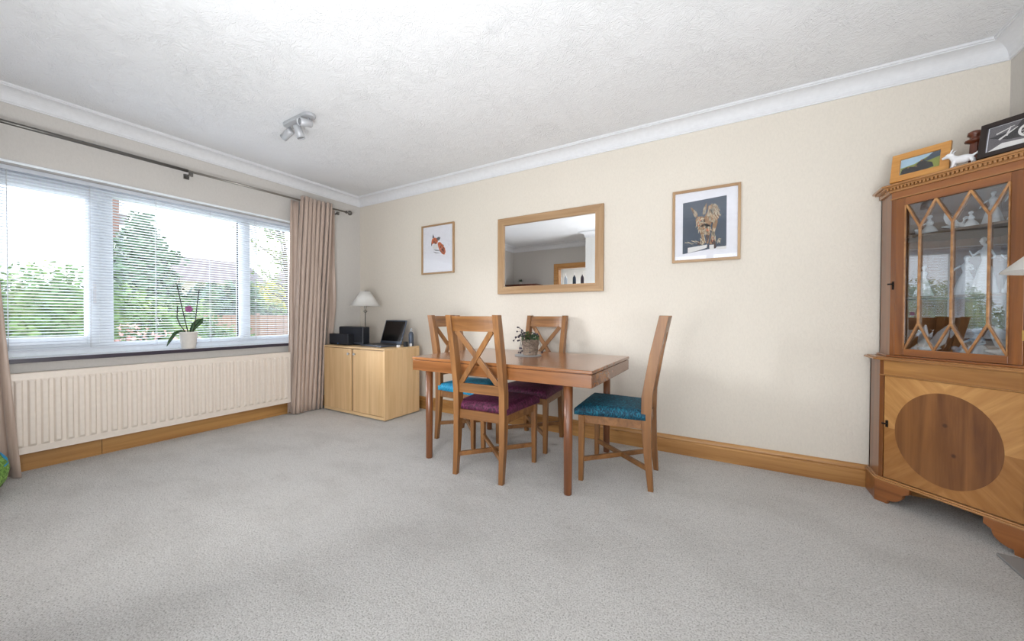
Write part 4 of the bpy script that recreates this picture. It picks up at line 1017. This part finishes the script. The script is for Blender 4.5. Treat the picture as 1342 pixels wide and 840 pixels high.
# ------------------------------------------------------------------ lamp by the hearth, hearth
struct(MB().box(4.953, XR-.022, -1.00, -.575, .0, .012).build('trim_10', M['slate'], bevel=.003))
st_ = thing('side_table', 'small round pedestal table under the lamp beside the hearth', 'table', (4.921, -1.226, 0))
MB().lathe([(.0, 0), (.13, 0), (.13, .015), (.04, .03), (.02, .06), (.02, .69), (.05, .70), (0, .70)], n=28).build('pedestal', M['yew'], st_)
MB().lathe([(0, .70), (.150, .70), (.155, .708), (.150, .716), (0, .716)], n=36).build('table_top', M['yew_x'], st_)
table_lamp('table lamp with white conical shade at the right picture edge', (4.921, -1.226, .7165), .446, .165, .226, .070)

# floral pouffe at the left picture edge
t = thing('floral_pouffe', 'round green floral pouffe with purple and blue leaves at the left edge', 'pouffe', (.405, -2.815, 0))
q = MB(); q.lathe([(.10, .03), (.145, .05), (.168, .09), (.178, .14), (.170, .20), (.140, .245), (.09, .262), (0, .265)], n=36, wob=lambda a_, z: 1+.01*math.sin(12*a_)); q.build('cushion', M['floral'], t)
rnd = random.Random(2)
for k in range(54):
    a_ = rnd.uniform(0, 2*PI); z = rnd.uniform(.05, .24)
    P_ = [(.10, .03), (.145, .05), (.168, .09), (.178, .14), (.170, .20), (.140, .245)]
    r_ = next((r0+(r1-r0)*(z-z0)/(z1-z0) for (r0, z0), (r1, z1) in zip(P_, P_[1:]) if z <= z1), .14)
    up_hi = z > .17
    L = rnd.uniform(.018, .036); th_ = rnd.uniform(.3, 1.3); q = MB(); vs = []
    for i in range(7):
        u = i/6; wd = .020*math.sin(PI*u)+.001; aa = a_+(u-.5)*L*math.cos(th_)*2/r_; zz = z+(u-.5)*L*math.sin(th_)*2
        zz = min(max(zz, .04), .244); rr = next((r0+(r1-r0)*(zz-z0)/(z1-z0) for (r0, z0), (r1, z1) in zip(P_, P_[1:]) if zz <= z1), .14)+.003
        vs += [(rr*math.cos(aa-wd/r_), rr*math.sin(aa-wd/r_), zz), (rr*math.cos(aa+wd/r_), rr*math.sin(aa+wd/r_), zz)]
    q.add(vs, [(2*i, 2*i+1, 2*i+3, 2*i+2) for i in range(6)], True)
    q.build('leaf_motif', M['floral_blue'] if up_hi else M['floral_purple'], t)
for k in range(4):
    a_ = PI/4+k*PI/2; MB().lathe([(.010, 0), (.016, .05)], (.125*math.cos(a_), .125*math.sin(a_), 0), 12).build('foot', M['iron'], t)

# ------------------------------------------------------------------ seen in the mirror: sideboard, plant, kitchen shelf with bottles
t = thing('tall_sideboard', 'tall dark brown sideboard against the far wall, seen in the mirror', 'cabinet', (.36, -3.625, 0))
MB().box(-.34, .34, -.155, .155, .06, 1.63).build('body', M['red_wood'], t, bevel=.003)
MB().box(-.355, .355, -.165, .17, 1.63, 1.655).build('top', M['red_wood'], t, bevel=.004)
for x in (-.168, .168): MB().box(x-.16, x+.16, .156, .172, .08, 1.58).build('door', M['red_wood'], t, bevel=.003)
MB().box(-.32, .32, -.13, .13, 0, .06).build('plinth', M['red_wood'], t)
t = thing('potted_plant', 'small potted plant on the tall sideboard, seen in the mirror', 'plant', (.29, -3.60, 1.6555))
MB().lathe([(.025, 0), (.035, .05), (.03, .05), (0, .045)], n=16).build('pot', M['pot'], t)
q = MB(); rnd = random.Random(8)
for k in range(40):
    a_ = rnd.uniform(0, 2*PI); e_ = rnd.uniform(.2, 1.4); d = Vector((math.cos(a_)*math.cos(e_), math.sin(a_)*math.cos(e_), math.sin(e_))); p = Vector((0, 0, .05))+d*rnd.uniform(.01, .04); s2 = d.cross(Vector((0, 0, 1))).normalized()*.009
    q.add([p, p+d*.02+s2, p+d*.045, p+d*.02-s2], [(0, 1, 2, 3)])
tag(q.build('leaves', M['leaf'], t), kind='stuff')
t = thing('kitchen_shelf', 'white kitchen shelf unit behind the doorway, seen in the mirror', 'shelf', (1.15, -4.20, 0))
MB().box(-.5, .5, -.12, .12, 1.635, 1.66).build('shelf_board', M['white_plastic'], t, bevel=.002)
q = MB(); 
for x in (-.48, .46): q.box(x, x+.02, -.12, .12, 0, 1.635)
q.build('upright', M['white_plastic'], t)
for k, (x, mt_, lab) in enumerate(((.90, 'grey_metal', 'grey pump bottle on the kitchen shelf, left'), (1.03, 'porcelain_blue', 'pale blue bottle on the kitchen shelf, second'), (1.22, 'navy', 'dark bottle on the kitchen shelf, third'), (1.39, 'berry', 'purple trigger bottle on the kitchen shelf, right'))):
    bt = thing('bottle', lab+', seen in the mirror', 'bottle', (x, -4.20, 1.6605), 0, 'bottles on the kitchen shelf')
    MB().lathe([(.030, 0), (.034, .005), (.034, .13), (.028, .16), (.011, .185), (.011, .20)], n=18).build('body', M[mt_], bt)
    MB().lathe([(.013, .20), (.013, .225), (.005, .228), (.005, .25), (0, .25)], n=12).box(-.03, .012, -.007, .007, .245, .258).build('pump', M['white_plastic'], bt)

# ------------------------------------------------------------------ garden
struct(MB().box(-60, -.30, -40, 60, -.62, -.60).build('ground', M['lawn']))
struct(MB().box(-2.9, -.285, -9, 4, -.60, -.585).build('bounce_patio', M['bounce_paving']))  # pale ground strip added to bounce sunlight up onto the ceiling
def foliage(q, blobs, n, size, seed):
    rnd = random.Random(seed); wts = [b[3]*b[4]*b[5] for b in blobs]
    for _ in range(n):
        cx, cy, cz, rx, ry, rz = rnd.choices(blobs, wts)[0]
        u = Vector((rnd.gauss(0, 1), rnd.gauss(0, 1), rnd.gauss(0, 1))).normalized(); r = rnd.uniform(.72, 1.05)
        p = Vector((cx+u.x*rx*r, cy+u.y*ry*r, cz+u.z*rz*r)); L = size*rnd.uniform(.6, 1.3)
        d = Vector((rnd.gauss(0, 1), rnd.gauss(0, 1), rnd.gauss(0, .6))).normalized(); s2 = d.cross(u+Vector((.01, 0, .02))).normalized()
        q.add([p, p+d*L*.5+s2*L*.28, p+d*L, p+d*L*.5-s2*L*.28], [(0, 1, 2, 3)])
def shrub(name, label, blobs, n, size, mat, seed, base, h, cat='shrub', trunk=.05):
    t = thing(name, label, cat, (base[0], base[1], -.6))
    q = MB(); rel = [(b[0]-base[0], b[1]-base[1], b[2]+.6, b[3], b[4], b[5]) for b in blobs]
    foliage(q, rel, n, size, seed)
    tag(q.build('foliage', M[mat], t), kind='stuff')
    q = MB()
    for b_ in rel: q.ball((b_[0], b_[1], b_[2]), 1, 12, (b_[3]*.78, b_[4]*.78, b_[5]*.78))
    if mat != 'pinkleaf': q.build('inner_crown', M[mat], t)
    MB().tube([(0, 0, 0), (.03, .02, h*.5), (0, 0, h)], [trunk, trunk*.8, trunk*.5], 8).build('trunk', M['bark'], t)
    return t
shrub('garden_hedge', 'big bright green leafy hedge outside, left half of the window', [(-4.2, -3.2, .55, .9, 1.2, 1.28), (-4.2, -1.75, .50, .9, 1.1, 1.22), (-4.3, -.6, .35, .8, .9, 1.0), (-3.9, -1.1, -.1, .7, 1.0, .6), (-4.3, .2, .1, .7, .7, .72), (-3.95, -3.1, -.05, .65, 1.2, .7)], 29000, .10, 'hedge', 1, (-4.2, -1.6), 1.0, 'hedge')
shrub('conifer', 'tall pointed conifer outside behind the hedge', [(-12, .95, .4, 1.3, 1.15, 1.6), (-12, .98, 1.8, 1.1, .95, 1.2), (-12, 1.02, 2.9, .75, .62, .9), (-12, 1.05, 3.7, .42, .34, .6), (-12, 1.6, 2.9, .3, .55, .3)], 15000, .20, 'conifer', 2, (-12, .95), 3.5, 'tree', .12)
shrub('garden_bush', 'rounded blue-green bush outside, in front of the fence, centre of window', [(-10.0, 2.9, 1.15, .7, .66, 1.0), (-10.0, 2.1, 1.0, .7, .7, 1.0), (-10.0, 3.5, .6, .6, .5, .7)], 9000, .16, 'conifer', 3, (-10.0, 2.8), .8, 'shrub')
shrub('flowering_bush', 'low bush with pale pink blossom outside, under the window centre', [(-2.6, -1.45, .62, .22, .32, .30), (-2.6, -.92, .60, .20, .26, .24)], 420, .06, 'pinkleaf', 4, (-2.6, -1.2), 1.1, trunk=.02)
shrub('yellow_bush', 'bright yellow-green bush outside, seen in the right pane', [(-15, 6.3, 1.7, .8, .65, .9)], 2200, .18, 'yellowleaf', 5, (-15, 6.3), 1.0)
shrub('garden_bush', 'mid-green bush outside above the fence, seen in the right pane', [(-11.8, 4.5, .9, .6, .8, .6), (-11.8, 5.6, .75, .5, .6, .5)], 3500, .16, 'hedge', 6, (-11.8, 4.9), .8)
# bare tree with pale leaves on the right
t = thing('slender_tree', 'slender tree with sparse pale leaves outside, seen in the right pane', 'tree', (-7.0, 2.95, -.6))
q = MB(); rnd = random.Random(4); tips = []
q.tube([(0, 0, 0), (.05, -.05, 1.4), (0, -.12, 2.6), (.05, -.2, 3.6), (0, -.3, 4.6)], [.09, .07, .055, .035, .015], 8)
for k in range(26):
    z = rnd.uniform(1.5, 4.0); a_ = rnd.uniform(0, 2*PI); L = rnd.uniform(.5, 1.2)
    p0 = Vector((0, -.1-.05*z*.5, z)); p1 = p0+Vector((math.cos(a_)*L*.5, math.sin(a_)*L*.5, L*.35)); p2 = p1+Vector((math.cos(a_)*L*.5, math.sin(a_)*L*.5, L*.3))
    q.tube([p0, p1, p2], [.022, .014, .006], 5); tips += [p1, p2, (p1+p2)/2]
q.build('trunk', M['bark'], t)
q = MB()
foliage(q, [(p.x, p.y, p.z, .22, .22, .18) for p in tips], 1500, .10, 9)
tag(q.build('foliage', M['twigleaf'], t), kind='stuff')
# fence
t = thing('garden_fence', 'pinkish wooden panel fence at the end of the garden', 'fence', (-9.0, 0, -.6))
bd = None
for i in range(56):
    y = 1.2+i*.125
    if bd is None: o = bd = MB().box(-.01, .01, -.059, .059, 0, 1.62).build('board', M['fence'], t)
    else: o = bd.copy(); COL.objects.link(o); o.parent = t
    o.location = (.004*(i % 2)*3, y, 0)
for y in (1.2, 3.0, 4.8, 6.6, 8.1): MB().box(-.06, -.012, y-.05, y+.05, 0, 1.68).build('post', M['render'] if y == 4.8 else M['fence'], t)
# neighbour's brick pier with a downpipe
t = thing('brick_chimney', 'narrow red brick chimney stack rising behind the hedge', 'chimney', (-16.0, 1.32, -.6))
nb = 0
q = MB()
for i in range(76):
    z = .0+i*.09
    for k in range(2): q.box(-.11, .11, -.125+.127*k, -.003+.127*k, z, z+.082)
q.build('brickwork', M['brick'], t); t.children[0]['kind'] = 'stuff'
MB().box(-.10, .10, -.115, .115, 0, 6.84).build('mortar', M['render'], t)
MB().lathe([(.09, 6.84), (.08, 7.2)], n=12).build('chimney_pot', M['brick'], t)
MB().box(-.12, .1, .125, .33, 5.05, 5.45).build('meter_box', M['roof'], t)
# houses
def house(name, label, x, y0, y1, eave, ridge, depth, wins):
    t = thing(name, label, 'house', (x, (y0+y1)/2, -.6)); w2 = (y1-y0)/2
    MB().box(-depth, 0, -w2, w2, 0, eave+.6).build('wall', M['render'], t)
    q = MB(); q.extr([(.3, -w2-.3, eave+.55), (-depth/2, -w2-.3, ridge+.6), (-depth-.3, -w2-.3, eave+.55)], (0, 2*w2+.6, 0)); q.build('roof', M['roof'], t)
    for (a_, c_) in wins:
        f = MB().box(0, .06, a_-.55, a_+.55, c_-.5, c_+.5).build('window', M['upvc'], t)
        for k in (-.26, .26): MB().box(.06, .07, a_+k-.22, a_+k+.22, c_-.42, c_+.42).build('pane', M['laptop'], f)
house('neighbour_house', 'pale house with grey-pink tiled roof far beyond the trees', -24, 4.0, 10.4, 3.1, 4.9, 7, [(-1.5, 1.9), (1.5, 1.9)])
house('neighbour_house', 'pale house far right beyond the fence, with small white window', -22, 12.2, 17.6, 2.9, 4.3, 6, [(-1.2, 2.4), (1.4, 2.4)])
